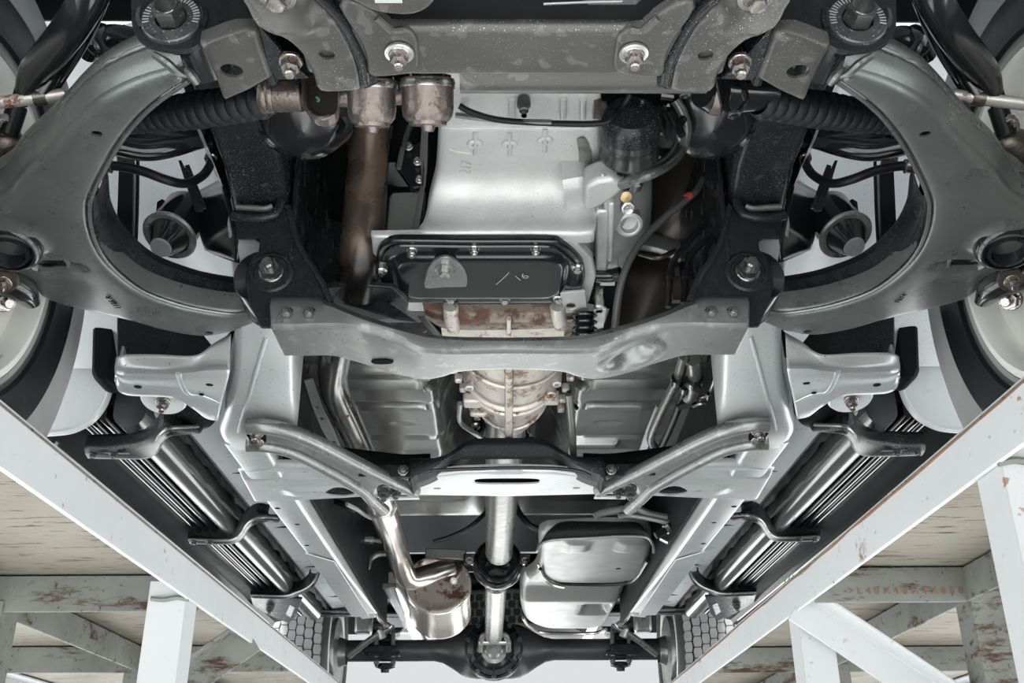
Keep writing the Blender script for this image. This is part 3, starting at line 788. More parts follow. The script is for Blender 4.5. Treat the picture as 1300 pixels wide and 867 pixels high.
# ================================================================== lower control arms
def control_arm(s, label):
    o = thing('lower_control_arm', label, 'control arm', mx((-.40, .95, .55), s), 'front lower control arms')
    def p(n, m, mt, **k): return part(n, m, mt, o, s, **k)
    za = .556
    inner = [(238, 108), (202, 132), (175, 156), (151, 186), (135, 213), (117, 248), (112, 270), (116, 300), (129, 329), (151, 353), (183, 375), (229, 391), (269, 399), (300, 402), (322, 398)]
    rear = [(327, 404), (326, 413)]
    outer = [(296, 425), (256, 430), (205, 422), (162, 410), (110, 403), (71, 394), (48, 384), (34, 366), (12, 352), (-14, 344), (-32, 318), (-34, 285), (-14, 262), (8, 247)]
    ridge = [(27, 223), (67, 188), (102, 151), (129, 129), (172, 108), (229, 92)]
    I = catmull(Pz(inner, za), 4); O = catmull(Pz(outer + ridge, za), 4)
    ol = I + Pz(rear, za) + O
    h1 = P(123, 170, z=za); h2 = P(266, 419, z=za)
    dn = P(71, 339, z=za); dn2 = P(47, 340, z=za)
    bj = P(15, 303, z=za)
    def rel(x, y):
        z = np.zeros_like(x)
        # sunken boat-shaped recess
        u = (x - dn.x) / .034; v = (y - dn.y) / .0125
        z += .010 * ss(1.05, .72, np.sqrt(u ** 2 + v ** 2))
        # dish around the rear hole
        z -= .004 * ss(.016, .007, np.hypot(x - h2.x, y - h2.y))
        # swell around the ball joint
        z -= .012 * ss(.040, .022, np.hypot(x - bj.x, y - bj.y))
        z += .006 * ss(-.46, -.53, x) * ss(1.0, 1.05, y)
        return z
    p('arm_plate', M().stamp([(q.x, q.y) for q in ol], za, .011, .022, .0062, [(h1.x, h1.y, .0052, .0045), (h2.x, h2.y, .0052, .0045)], relief=rel), MT['arm'])
    # flank of the pressed leg with the weld bead where the two half shells meet
    rd = resample(catmull(Pz(outer[-3:] + ridge, za), 6), 60)
    p('upper_pressing', M().plate([q + Vector((0, 0, .052)) for q in resample(ol, 90, closed=True)], (0, 0, .003)), MT['dark'])
    p('upper_shell', M().ribbon([[q + Vector((.001, .001, .008)) for q in rd], [q + Vector((-.003, -.004, .020)) for q in rd], [q + Vector((-.004, -.005, .030)) for q in rd], [q + Vector((-.001, -.002, .034)) for q in rd], [q + Vector((-.003, -.005, .040)) for q in rd], [q + Vector((-.001, -.003, .054)) for q in rd], [q + Vector((.008, .008, .064)) for q in rd], [q + Vector((.04, .03, .068)) for q in rd]], 60, 3), MT['arm'])
    rg = random.Random(3)
    bead = [q + Vector((-.002 + rg.uniform(-.0005, .0005), -.004, .034 + rg.uniform(-.0007, .0007))) for q in rd]
    p('weld_bead', M().tube(bead, [.0024 + rg.uniform(-.0006, .0008) for _ in range(60)], 7, 0), MT['arm'])
    # inside web of the rear leg with its lip
    low = catmull(Pz(inner[6:], za), 4)
    top = catmull(Py([(112, 230), (128, 285), (153, 322), (188, 328), (242, 346), (285, 355), (324, 358)], 1.0), 4)
    hi = [q + Vector((.004, .012, .060)) for q in low]
    md = [q + Vector((0, .002, .020)) for q in low]
    ms = [q + Vector((.001, .008, .026)) for q in low]
    p('inner_web', M().ribbon([[q + Vector((0, 0.001, .004)) for q in low], md, ms, [q + Vector((.002, .010, .034)) for q in low], hi, [q + Vector((0, .03, .064)) for q in low]], 50, 3), MT['blackd'])
    lo2 = catmull(Pz(inner[3:12], za), 4)
    p('web_lip', M().tube([q + Vector((.001, -.001, .003)) for q in catmull(Pz(inner, za), 3)], .0022, 6, 0), MT['arm'])
    # pivot tubes
    c = P(250, 96, y=.70)
    p('front_pivot_tube', M().lathe((c.x, .632, .600), (0, 1, 0), [(.016, 0), (.027, .002), (.029, .006), (.029, .075), (.024, .078)], 28), MT['gloss'])
    fl = P(239, 98, y=.69)
    p('crimped_joint', M().tube([P(196, 70, y=.66), P(212, 80, y=.66), P(226, 92, y=.67), P(240, 96, y=.68)], [.004, .0055, .005, .003], 9, flat=.7), MT['arm'])
    p('crimped_joint', M().tube([P(236, 88, y=.662), P(244, 96, y=.662), P(251, 106, y=.668)], [.002, .0045, .003], 9), MT['arm'])
    p('bush_rubber', M().lathe((c.x, .650, .618), (0, .9, .3), [(.022, -.012), (.036, 0), (.038, .05), (.034, .075)], 24), MT['rubber'])
    p('rear_pivot_tube', M().lathe((P(335, 352, y=1.07).x, 1.062, .578), (0, 1, 0), [(.02, 0), (.034, .002), (.036, .006), (.036, .07), (.03, .072)], 26), MT['gloss'])
    # ball joint socket and clamp nut at the outer end
    p('ball_joint_socket', M().lathe(bj + Vector((0, 0, -.009)), (.15, -.35, -1), [(.034, -.02), (.032, .004), (.027, .010), (.0245, .011), (.0235, .006), (.0215, .006), (.0205, .012), (.017, .013), (.0155, .008), (.014, -.006), (0, -.006)], 32), MT['gloss'])
    k = P(2, 360, z=za - .006)
    p('clamp_lobe', M().tube([P(40, 384, z=za), P(24, 366, z=za - .004), P(0, 355, z=za - .006), P(-24, 352, z=za - .006)], [.010, .020, .021, .02], 14, flat=.8), MT['gloss'])
    p('clamp_washer', M().lathe(P(6, 357, z=za - .024), (.1, -.5, -.8), [(.0135, -.006), (.0135, .002), (.010, .003), (0, .003)], 20), MT['rustc'])
    bolt(o, P(5, 359, z=za - .026), (.1, -.5, -.8), .0075, MT['nut'], s, 'nut', 'clamp_nut')
    # crumpled foil tag lying in the recess
    p('foil_tag', M().ribbon([Pz([(40, 338), (56, 328), (74, 324), (86, 329)], za + .0068), Pz([(36, 343), (56, 341), (74, 340), (90, 340)], za + .0064), Pz([(46, 347), (60, 350), (80, 350), (96, 346)], za + .0058)], 14, 3), MT['gloss'])
    p('foil_fold', M().tube(Pz([(79, 325), (86, 333), (88, 341), (98, 346)], za + .0055), .0024, 7), MT['steel'])
    p('foil_fold', M().tube(Pz([(38, 339), (54, 328), (70, 324)], za + .0058), .0018, 7), MT['steel'])
    if s < 0:
        text(o, '7J6N', P(63, 338, z=za + .0054), along(P(53, 340, z=za), P(74, 336, z=za)), .0085, MT['ink'], 'painted_lettering', .0002)
        text(o, '1105 R', P(144, 384, z=za - .0007), along(P(153, 393, z=za), P(137, 375, z=za)), .0105, MT['ink'], 'stamped_lettering', .0003, 1.1)
    else:
        text(o, '7674', P(1144, 379, z=za - .0007), along(P(1139, 384, z=za), P(1150, 373, z=za)), .0085, MT['ink'], 'stamped_lettering', .0003, 1.4)
    return o
control_arm(-1, 'left front lower control arm, broad black pressed A-arm stamped 1105 R')
control_arm(1, 'right front lower control arm, broad black pressed A-arm stamped 7674')
# ================================================================== front cross member with its two braces
fx = thing('front_cross_member', 'black pressed steel cross member at the top with two curved brace arms', 'cross member', (0, .6, .5))
def cp(n, m, mt, s=-1, **k): return part(n, m, mt, fx, s, **k)
zf = .500
yA = P(640, 35, z=zf).y; yB = P(640, 97, z=zf).y
cp('main_beam', M().stamp([(-.155, yA), (.155, yA), (.155, yB), (-.155, yB)], zf, .005, .03, .006), MT['front'])
cp('shaded_front_face', M().ribbon([[(-.2, yA - .004, zf + .004), (.2, yA - .004, zf + .004)], [(-.2, yA - .006, zf + .02), (.2, yA - .006, zf + .02)], [(-.2, yA - .02, zf + .09), (.2, yA - .02, zf + .09)], [(-.2, yA - .01, zf + .16), (.2, yA - .01, zf + .16)]], 12, 3), MT['dark'])  # near-black colour puts the shade of the forward side into this face
yC = P(640, 127, z=zf + .008).y
e0 = P(585, 127, z=zf + .008).x; e1 = P(893, 127, z=zf + .008).x
cp('rear_tube', M().tube([(e0, (yB + yC) / 2 - .001, zf + .021), (e1, (yB + yC) / 2 - .001, zf + .021)], .0178, 18, 0), MT['front'])
for s in (-1, 1):
    zp = zf - .004
    left = [(296, -40), (305, 5), (316, 20), (327, 32), (348, 43), (367, 55), (381, 68), (392, 83), (398, 99), (402, 114), (408, 118), (418, 119), (440, 118), (458, 116)]
    right = [(459, 112), (456, 92), (450, 72), (435, 42), (420, 20), (402, 3), (385, -16), (360, -50)]
    ol = catmull(Pz(left, zp), 4) + catmull(Pz(right, zp), 4)
    h = P(415, 70, z=zp); rc = P(352, -4, z=zp)
    def rel(x, y): return .014 * ss(.033, .022, np.hypot(x - rc.x, y - rc.y)) - .003 * ss(.040, .034, np.hypot(x - rc.x, y - rc.y))
    cp('brace_arm', M().stamp([(p.x, p.y) for p in ol], zp, .004, .022, .006, [(h.x, h.y, .0058, .0052)], relief=rel), MT['front'], s)
    fl = [[P(a, b, z=zp) for a, b in right[:-1]], [P(a + 12, b - 4, z=zp + .006) for a, b in right[:-1]], [P(a + 18, b - 6, z=zp + .022) for a, b in right[:-1]], [P(a + 12, b - 2, z=zp + .04) for a, b in right[:-1]]]
    cp('brace_flank', M().ribbon(fl, 30, 4), MT['black'], s, thick=.003)
    rc2 = P(352, -6, z=zp + .012)
    cp('recess_washer', M().lathe(rc2, (0, 0, -1), [(.013, -.002), (.013, .002), (.010, .003), (0, .003)], 24), MT['steel'], s)
    bolt(fx, rc2 + Vector((0, 0, -.002)), (0, 0, -1), .007, MT['nut'], s, 'head', 'brace_bolt')
    pad = [(430, 10), (448, 2), (478, 18), (488, 28), (499, 36), (512, 37), (521, 41), (529, 48), (531, 66), (532, 83), (528, 90), (518, 95), (470, 98), (466, 80), (458, 55)]
    ol = catmull(Pz(pad, zf - .003), 3, True)
    cp('bolt_pad', M().stamp([(p.x, p.y) for p in ol], zf - .003, .0025, .006, .006), MT['front'], s)
    cp('pad_bead', M().tube([P(478, 22, z=zf - .003), P(490, 32, z=zf - .004), P(499, 39, z=zf - .004), P(512, 38, z=zf - .003)], .0028, 8), MT['front'], s)
    c = P(507, 66, z=zf - .004)
    cp('pad_washer', M().lathe(c, (0, 0, -1), [(.0105, 0), (.0105, .002), (.008, .0026), (0, .0026)], 24), MT['steel'], s)
    bolt(fx, c + Vector((0, 0, -.002)), (0, -.05, -1), .0066, MT['nut'], s, 'nut', 'pad_bolt')
cp('spot_weld_row', M().tube([P(690, 5, y=yA - .02), P(740, 3, y=yA - .02), P(790, 2, y=yA - .02)], .0009, 6), MT['cross'])
# ---- grey lower plate hanging at the top edge and the plug beside it
o = thing('lower_grille_bracket', 'rounded grey bracket plate at the top edge, left of centre', 'bracket', P(510, 0, z=.49))
ol = catmull(Pz([(420, -60), (432, -6), (448, 3), (468, 14), (494, 20), (520, 21), (538, 16), (550, 6), (558, -10), (560, -60)], .489), 4)
part('plate', M().stamp([(p.x, p.y) for p in ol], .489, .004, .012, .006), MT['front'], o)
part('sticker', M().box(P(493, -1, z=.488), (.018, .006, .001)), MT['frame'], o)
o = thing('tow_hook_plug', 'round black rubber plug hanging at the top edge, right of centre', 'plug', P(772, 4, z=.52))
part('plug_body', M().lathe(P(773, 8, z=.53), (0, 0, -1), [(.020, -.02), (.019, .004), (.014, .010), (0, .011)], 22), MT['rubber'], o)
part('plug_pad', M().lathe(P(778, -8, z=.52), (0, 0, -1), [(.022, -.01), (.022, 0), (.018, .004), (0, .004)], 22), MT['cross'], o)
bolt(o, P(764, 10, z=.52), (0, -.2, -1), .004, MT['steel'], -1, 'nut', 'plug_bolt')

# ================================================================== suspension cross member under the engine
sx = thing('suspension_cross_member', 'grey-black dipped cross member bolted below the engine', 'cross member', (0, 1.08, .5))
def row(pts, **k): return [P(a, b, **k) for a, b in pts]
def sym(pts):                                         # left half -> both halves about the vehicle centre
    l = [Vector(p) for p in pts]; return l + [Vector((-p.x, p.y, p.z)) for p in l[::-1] if abs(p.x) > .004]
f = 1.040
top = sym(row([(345, 379), (372, 378), (398, 378), (418, 384), (448, 397), (480, 408), (520, 419), (545, 426), (580, 429), (644, 430)], y=f + .012))
tp2 = sym(row([(343, 386), (372, 385), (398, 385), (418, 390), (448, 402), (480, 413), (520, 424), (545, 430), (580, 433), (644, 434)], y=f))
cr = sym(row([(344, 411), (372, 411), (400, 410), (430, 410), (460, 413), (495, 423), (525, 436), (545, 442), (580, 443), (644, 442)], y=f + .001))
cr2 = sym(row([(345, 419), (372, 419), (400, 418), (430, 418), (460, 421), (495, 432), (525, 444), (545, 448), (580, 449), (644, 448)], y=f + .012))
rearz = [(360, 450), (385, 450), (420, 450), (440, 454), (470, 463), (500, 473), (535, 480), (560, 477), (585, 470), (644, 467)]
zs = [.499, .499, .499, .497, .494, .487, .480, .477, .476, .476]
rear = sym([P(a, b, z=zz) for (a, b), zz in zip(rearz, zs)])
rup = [p + Vector((0, .004, .02)) for p in rear]
nn = 240
R_ = [resample(catmull(r, 6), nn) for r in (top, tp2, cr, cr2, rear, rup)]
secs = []
for j in range(nn):
    t0, t1, c0, c1, re, ru = [r[j] for r in R_]
    secs.append([t0 + Vector((0, .02, .004)), t0, t1, t1.lerp(c0, .35), t1.lerp(c0, .75), c0, c0.lerp(c1, .5) + Vector((0, -.0012, -.0012)), c1] + [c1.lerp(re, t / 26) for t in range(1, 26)] + [re, ru])
mm = M().loop(secs, False, False)
dc, dn_ = surf(mm, 801, 451)
full = M(); full.v = [q.copy() for q in mm.v]; full.f = list(mm.f)
for q in mm.v:                                         # pressed bowl: sink the sheet round the centre
    w_ = q - dc; r_ = (w_ - dn_ * w_.dot(dn_)); rr_ = math.hypot(r_.x / 1.12, math.hypot(r_.y, r_.z))
    if abs(w_.dot(dn_)) < .03: q += dn_ * (-.019 * float(ss(.030, .012, rr_)) + .0025 * float(ss(.041, .032, rr_)))
part('pressed_beam', mm, MT['cross'], sx, sharp=50, thick=.003)
part('dish_boss', M().lathe(dc - dn_ * .0175, dn_, [(.0125, -.002), (.0115, .0015), (.0085, .0018), (.0075, 0), (.006, -.0005), (0, -.0005)], 24), MT['nutg'], sx)
sn_ = surf(full, 486, 456)[1]
sl = [surf(full, a, b, .0024)[0] for a, b in ((474, 454.5), (480, 453.5), (492, 453.5), (499, 455), (500.5, 456.5), (498, 458), (490, 459), (478, 459), (473, 457.5), (472, 456))]
part('slot', M().plate(catmull(sl, 3, True), sn_ * .0012), MT['ink'], sx)
hp_, hn_ = surf(full, 776, 470, .0018)
part('small_hole', M().lathe(hp_, hn_, [(.003, 0), (.003, .0006), (0, .0006)], 12), MT['ink'], sx)
for s in (-1, 1):
    for a in (365, 393):
        bolt(sx, P(a, 399, y=f + .001), (0, -1, -.15), .0072, MT['nutg'], s, 'nut', 'bracket_bolt')

# ================================================================== front wheels
def tyre_prof(ro, ri, w):                             # (radius, axial) inner face at +, symmetrical
    h = w / 2
    return [(ri, -h * .72), (ri + .012, -h * .86), (ri + .05, -h * .99), (ro - .07, -h * 1.0), (ro - .030, -h * .93), (ro - .010, -h * .84), (ro - .001, -h * .70), (ro, -h * .4), (ro, 0), (ro, h * .4), (ro - .001, h * .70), (ro - .010, h * .84), (ro - .030, h * .93), (ro - .07, h), (ri + .05, h * .99), (ri + .012, h * .86), (ri, h * .72)]
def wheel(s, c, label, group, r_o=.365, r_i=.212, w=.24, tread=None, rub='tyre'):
    o = thing('road_wheel', label, 'wheel', mx((c[0], c[1], c[2] - r_o), s), group)
    c = Vector(c)
    ax = (1, 0, 0)                                    # inboard
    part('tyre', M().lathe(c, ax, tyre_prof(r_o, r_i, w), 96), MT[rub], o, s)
    rim = [(r_i + .012, w * .36), (r_i + .012, w * .48), (r_i + .002, w * .49), (r_i - .006, w * .45), (r_i - .010, w * .38), (r_i - .018, w * .36), (r_i - .022, w * .39), (r_i - .030, w * .37), (r_i - .050, w * .22), (r_i - .070, w * .08), (r_i - .08, -w * .1), (.09, -w * .33), (.08, -w * .30), (0, -w * .30)]
    rm = part('rim', M().lathe(c, ax, rim, 72), MT['rim'], o, s)
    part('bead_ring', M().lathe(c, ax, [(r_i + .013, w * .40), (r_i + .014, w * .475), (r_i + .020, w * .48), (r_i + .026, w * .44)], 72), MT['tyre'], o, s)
    sp = M()
    for k in range(6):
        an = R(60 * k + 20); d = Vector((0, math.cos(an), math.sin(an)))
        sp.bar(c + d * .07 + Vector((-w * .27, 0, 0)), c + d * (r_i - .02) + Vector((-w * .24, 0, 0)), .055, .03, (1, 0, 0))
    part('spokes', sp, MT['rim'], rm, s, bevel=.006)
    return o
def fw(s, label):
    c = Vector((-.700, .965, .606))
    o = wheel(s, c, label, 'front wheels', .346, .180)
    part('sidewall_band', M().lathe(c, (1, 0, 0), [(.206, .1165), (.210, .1205), (.258, .1215), (.263, .118)], 96), MT['rubber'], o, s)
    for k in range(34):
        pass
    part('brake_disc', M().lathe(c, (1, 0, 0), [(.05, -.03), (.135, -.03), (.137, -.02), (.137, -.008), (.135, .0), (.06, .0), (.055, .025), (0, .025)], 48), MT['steel'], o, s)
    kn = M().tube([c + Vector((.05, 0, .10)), c + Vector((.07, 0, 0)), P(-4, 330, z=.60)], [.02, .045, .03], 14)
    part('steering_knuckle', kn, MT['rustc'], o, s)
    cal = M().tube([c + Vector((.03, .05, -.12)), c + Vector((.05, .10, -.085)), c + Vector((.04, .14, -.03))], [.022, .032, .024], 12)
    part('brake_caliper', cal, MT['alu'], o, s)
    b0 = P(4, 382, y=1.06)
    bolt(o, b0, (.6, -.5, -.4), .011, MT['nut'], s, 'nut', 'caliper_bolt')
    bolt(o, P(8, 160, y=.93), (.3, -.9, -.1), .010, MT['nut'], s, 'nut', 'knuckle_nut')
    part('knuckle_boot', M().tube([P(10, 172, y=.93), P(22, 135, y=.92)], .011, 10), MT['rubber'], o, s)
    part('steering_arm', M().tube([P(-30, 205, y=.98), P(6, 185, y=.95), P(30, 178, y=.95)], [.03, .022, .012], 12), MT['rustc'], o, s)
    return o
fw(-1, 'left front wheel, black tyre on a pale rim beyond the left control arm')
fw(1, 'right front wheel, black tyre on a pale rim beyond the right control arm')

# ================================================================== stabiliser, tie rods, rack, upper arms
for s, nm in ((-1, 'left'), (1, 'right')):
    bar = [P(128, -40, y=.66), P(112, -2, y=.68), P(92, 32, y=.71), P(66, 66, y=.75), P(44, 92, y=.78), P(34, 116, y=.80)]
    o = thing('stabiliser_bar', 'thick black tube crossing the top %s corner' % nm, 'stabiliser bar', mx(bar[2], s), 'stabiliser bar ends')
    part('bar', M().tube(bar, [.0155, .0155, .0155, .0155, .0145, .011], 18, 5), MT['gloss'], o, s)
    part('bar_sleeve', M().tube([P(122, -6, y=.70), P(108, 28, y=.73), P(92, 58, y=.76), P(70, 92, y=.79), P(52, 118, y=.8)], .012, 14), MT['gloss'], o, s)
    part('flattened_end', M().tube([P(40, 96, y=.80), P(33, 112, y=.81), P(24, 132, y=.82)], [.013, .010, .008], 12, flat=.5), MT['gloss'], o, s)
    o = thing('tie_rod', 'bare steel tie rod reaching the %s edge' % nm, 'tie rod', mx(P(30, 126, y=.86), s), 'steering tie rods')
    part('rod', M().tube([P(84, 119, y=.80), P(62, 123, y=.80), P(0, 130, y=.80), P(-60, 137, y=.80)], .0062, 14, 2), mat('tie_rod_steel', (.55, .53, .49), .4, .6, rust=.45, rust_scale=40) if s < 0 else bpy.data.materials['tie_rod_steel'], o, s)
    part('rod_sleeve', M().tube([P(60, 123, y=.80), P(44, 125, y=.80)], .0075, 14, 0), MT['rustc'], o, s)
    bl = M()
    a, b = P(338, 128, y=.735), P(160, 152, y=.85)
    ax = (b - a); L = ax.length
    pr = []
    for k in range(15):
        r0 = .0185 - .0035 * abs(k - 6) / 9
        h = L * k / 15
        pr += [(r0 - .005, h), (r0 - .001, h + L * .018), (r0, h + L * .03), (r0 - .001, h + L * .042)]
    o = single('rack_boot', M().lathe(a, ax, [(.012, -.002)] + pr + [(.01, L)], 24), MT['rubber'], 'ribbed black rubber boot behind the %s front bracket' % nm, 'steering boot', 'steering rack boots', s)
    # upper wishbone and dark clutter inside the arch
    o = thing('upper_control_arm', 'black upper control arm seen inside the %s A-arm' % nm, 'control arm', mx(P(200, 180, y=1.05), s), 'upper control arms')
    part('upper_tube', M().tube([P(140, 182, y=1.0), P(180, 190, y=1.02), P(215, 186, y=1.03), P(262, 172, y=1.05)], .014, 14), MT['gloss'], o, s)
    part('upper_plate', M().ribbon([[P(165, 152, y=.98), P(205, 158, y=1.0), P(262, 148, y=1.0)], [P(160, 166, y=1.0), P(205, 176, y=1.02), P(262, 166, y=1.03)], [P(150, 180, y=1.01), P(205, 188, y=1.03), P(262, 172, y=1.04)]], 16), MT['gloss'], o, s, thick=.006)
    part('spring_coil', M().tube([P(130, 40, y=.9), P(118, 50, y=.88), P(130, 64, y=.9), P(150, 52, y=.92), P(165, 40, y=.92)], .010, 12), MT['gloss'], o, s)
    part('spring_coil', M().tube([P(112, 70, y=.92), P(122, 52, y=.90), P(142, 42, y=.9), P(172, 46, y=.92)], .010, 12), MT['gloss'], o, s)
    # bump stop on its bracket
    o = thing('bump_stop', 'black conical bump stop on a bracket inside the %s A-arm' % nm, 'bump stop', mx(P(215, 300, y=1.15), s), 'front bump stops')
    c0 = P(238, 268, y=1.175); c1 = P(216, 298, y=1.150)
    a1 = (c1 - c0).normalized(); L = (c1 - c0).length
    part('stop_cup', M().lathe(c0 - a1 * .01, a1, [(.02, 0), (.028, .004), (.031, .01), (.0315, L), (.030, L + .006)], 28), MT['gloss'], o, s)
    part('cup_rim', M().lathe(c1, a1, [(.028, -.003), (.0345, -.002), (.036, .002), (.0335, .005), (.027, .004)], 30), MT['cross'], o, s)
    part('rubber_cone', M().lathe(c1, a1, [(.029, -.002), (.0275, .004), (.025, .006), (.0165, .026), (.0145, .029), (0, .030)], 28), MT['gloss'], o, s)
    part('cone_tip', M().lathe(c1 + a1 * .029, a1, [(.0142, 0), (.0132, .003), (0, .0035)], 22), MT['frame'], o, s)
    ear = Py([(197, 276), (199, 256), (206, 252), (213, 257), (222, 266), (216, 278)], 1.15)
    part('cup_ear', M().plate(ear, (0, .004, 0)), MT['gloss'], o, s, bevel=.001)
    br = [P(232, 250, y=1.16), P(262, 236, y=1.12), P(282, 228, y=1.09), P(300, 300, y=1.07), P(300, 330, y=1.08), P(288, 328, y=1.10), P(262, 318, y=1.14), P(250, 270, y=1.16)]
    part('stop_bracket', M().ribbon([[P(236, 252, y=1.2), P(262, 238, y=1.15), P(284, 226, y=1.08)], [P(250, 272, y=1.17), P(270, 268, y=1.13), P(294, 270, y=1.075)], [P(256, 300, y=1.16), P(276, 298, y=1.12), P(303, 308, y=1.072)], [P(262, 318, y=1.15), P(280, 326, y=1.12), P(302, 334, y=1.08)]], 14), MT['gloss'], o, s, thick=.004)
    for a, b in (((230, 204), (258, 266)), ((238, 208), (262, 264))):
        pass
    part('hose_bracket', M().plate(Py([(226, 203), (230, 203), (239, 222), (255, 262), (258, 268), (248, 268), (238, 240)], 1.05), (0, .003, 0)), MT['black'], o, s, bevel=.0008)
    part('hose_bracket', M().plate(Py([(234, 210), (240, 208), (252, 238), (262, 264), (252, 268), (244, 245)], 1.055), (0, .003, 0)), MT['black'], o, s, bevel=.0008)
    # brake hose
    hp = [P(138, 211, y=1.0), P(150, 211, y=1.0), P(180, 217, y=1.0), P(210, 228, y=1.01), P(235, 233, y=1.03), P(256, 224, y=1.05), P(266, 211, y=1.06), P(268, 198, y=1.07)]
    o = thing('brake_hose', 'black brake hose with brass end fitting, %s wheel arch' % nm, 'brake hose', mx(hp[3], s), 'front brake hoses')
    part('hose', M().tube(hp, .0056, 12), MT['rubber'], o, s)
    part('end_fitting', M().lathe(hp[0], hp[0] - hp[1], [(.006, -.004), (.0085, -.003), (.0085, .003), (.006, .004), (.0095, .006), (.0095, .010), (.005, .011)], 12), MT['nut'], o, s)
    part('end_fitting', M().lathe(hp[-1], hp[-1] - hp[-2], [(.0055, -.008), (.008, -.007), (.008, 0), (.006, .002), (.006, .010)], 10), MT['nut'], o, s)
    part('banjo_bracket', M().plate(Py([(147, 196), (158, 192), (170, 203), (172, 212), (150, 212)], 1.04), (0, .004, 0)), MT['rustc'], o, s, bevel=.001)
# ---- rusty rack housing, left of centre
o = thing('steering_rack', 'rusty steering rack housing with clamps, left of the engine', 'steering rack', P(390, 125, y=.74))
part('rack_tube', M().tube([P(325, 120, y=.735), P(395, 121, y=.735), P(446, 121, y=.735), P(510, 118, y=.735)], .0105, 16, 0), MT['rustc'], o)
part('rack_clamp', M().tube([P(334, 118, y=.73), P(340, 119, y=.73), P(384, 119, y=.73)], [.0165, .0165, .0160], 18, 0), MT['rustc'], o)
part('clamp_ring', M().lathe(P(337, 118, y=.73), (1, 0, 0), [(.018, -.003), (.019, 0), (.018, .003)], 20), MT['rustc'], o)
part('clamp_ring', M().lathe(P(345, 118, y=.73), (1, 0, 0), [(.018, -.003), (.019, 0), (.018, .003)], 20), MT['rustc'], o)
sd_ = catmull(Py([(386, 98), (387, 122), (390, 138), (398, 147), (409, 150), (420, 147), (428, 138), (429, 100)], .715), 4)
part('saddle_bracket', M().plate(sd_, (0, .012, 0)), MT['rustc'], o, bevel=.002)
part('saddle_rim', M().tube(Py([(386, 98), (387, 122), (390, 138), (398, 147), (409, 150), (420, 147)], .712), .0024, 8), MT['rustc'], o)
part('green_mark', M().tube([P(402, 123, y=.7145), P(405, 126, y=.7145), P(403, 129, y=.7145)], .0012, 6), MT['greenink'], o)
# ---- two bush cups hanging under the cross member
for (px_, py_, rr, lab) in ((472, 136, .0200, 'left'), (543, 134, .0215, 'right')):
    c = P(px_, py_, y=.685)
    o = thing('mount_bush', 'rusty steel bush cup hanging below the cross member, %s of the pair' % lab, 'bush', c + Vector((0, 0, -.03)), 'rusty bush cups')
    ax = Vector((.0, .62, -1)); k = rr / .02
    part('cup', M().lathe(c, ax, [(rr * .90, -.022), (rr * 1.04, -.021), (rr * 1.05, -.016), (rr, -.014), (rr, .003), (rr * .95, .009), (rr * .80, .013), (rr * .74, .013), (rr * .72, .016), (rr * .3, .0165), (rr * .22, .021), (0, .0215)], 30), MT['rustc'], o)
    part('bush_rubber', M().lathe(c - ax.normalized() * .018, ax, [(rr * .93, -.006), (rr * .9, .002), (rr * .5, -.006), (rr * .42, -.02)], 26), MT['gloss'], o)
    part('cup_lip', M().lathe(c, ax, [(rr * 1.03, -.020), (rr * 1.08, -.018), (rr * 1.06, -.014)], 30), MT['steel'], o)
o = thing('rack_clip', 'small folded steel clip hanging at the right end of the cross member', 'clip', P(933, 130, y=.70))
part('loop', M().tube(Py([(922, 102), (924, 118), (922, 136), (930, 148), (938, 142), (948, 128), (944, 110), (942, 100)], .70), .0028, 8, 3), MT['gloss'], o)
part('strap', M().plate(Py([(910, 100), (918, 100), (924, 140), (918, 142)], .70), (0, .006, 0)), MT['gloss'], o, bevel=.0008)
part('rusty_edge', M().bar(P(943, 116, y=.699), P(948, 132, y=.699), .003, .003), MT['rustc'], o)
part('clip_foot', M().bar(P(925, 146, y=.699), P(938, 144, y=.699), .006, .002), MT['steel'], o)
o = thing('rack_sleeve', 'rusty-sided black sleeve beside the folded clip', 'sleeve', P(910, 118, y=.735))
part('sleeve', M().tube([P(893, 112, y=.72), P(905, 115, y=.725), P(920, 120, y=.73), P(985, 122, y=.735)], [.017, .0195, .018, .012], 20), MT['gloss'], o)
part('rusty_band', M().lathe(P(909, 117, y=.726), (1, .1, -.1), [(.0195, -.004), (.0205, 0), (.0198, .006)], 22), MT['rustc'], o)

for s, nm in ((-1, 'left'), (1, 'right')):
    c = P(385 if s < 0 else 392, 150, y=.93)
    o = thing('engine_mount', 'dark domed engine mount in shadow above the %s frame rail' % nm, 'engine mount', mx(c, s), 'engine mounts')
    part('dome', M().lathe(c, (.1, -.35, -1), [(.055, -.05), (.06, -.02), (.058, -.005), (.048, .012), (.03, .022), (0, .026)], 30), MT['gloss'], o, s)
    part('dome_flange', M().tube([P(428, 150, y=.90), P(434, 160, y=.90), P(430, 172, y=.90)], .0045, 8), MT['gloss'], o, s)
# ================================================================== engine: cast sump, steel cover, gearbox
eng = thing('engine_block', 'bright cast aluminium engine sump with a stepped lower half', 'engine', (0, 1.0, .6))
def ep(n, m, mt, **k): return part(n, m, mt, eng, -1, **k)
zs_, zl = .684, .612
# section sweep of the casting: x-range and (y,z) profile
def pl(pts, **k): return [P(a, b, **k) for a, b in pts]
tA = pl([(556, 100), (765, 100)], z=zs_); tB = pl([(556, 226), (760, 226)], z=zs_)
yw = tB[0].y
tl = pl([(545, 240), (745, 240)], y=yw + .012)
lowz = pl([(474, 302), (754, 300)], z=zl)
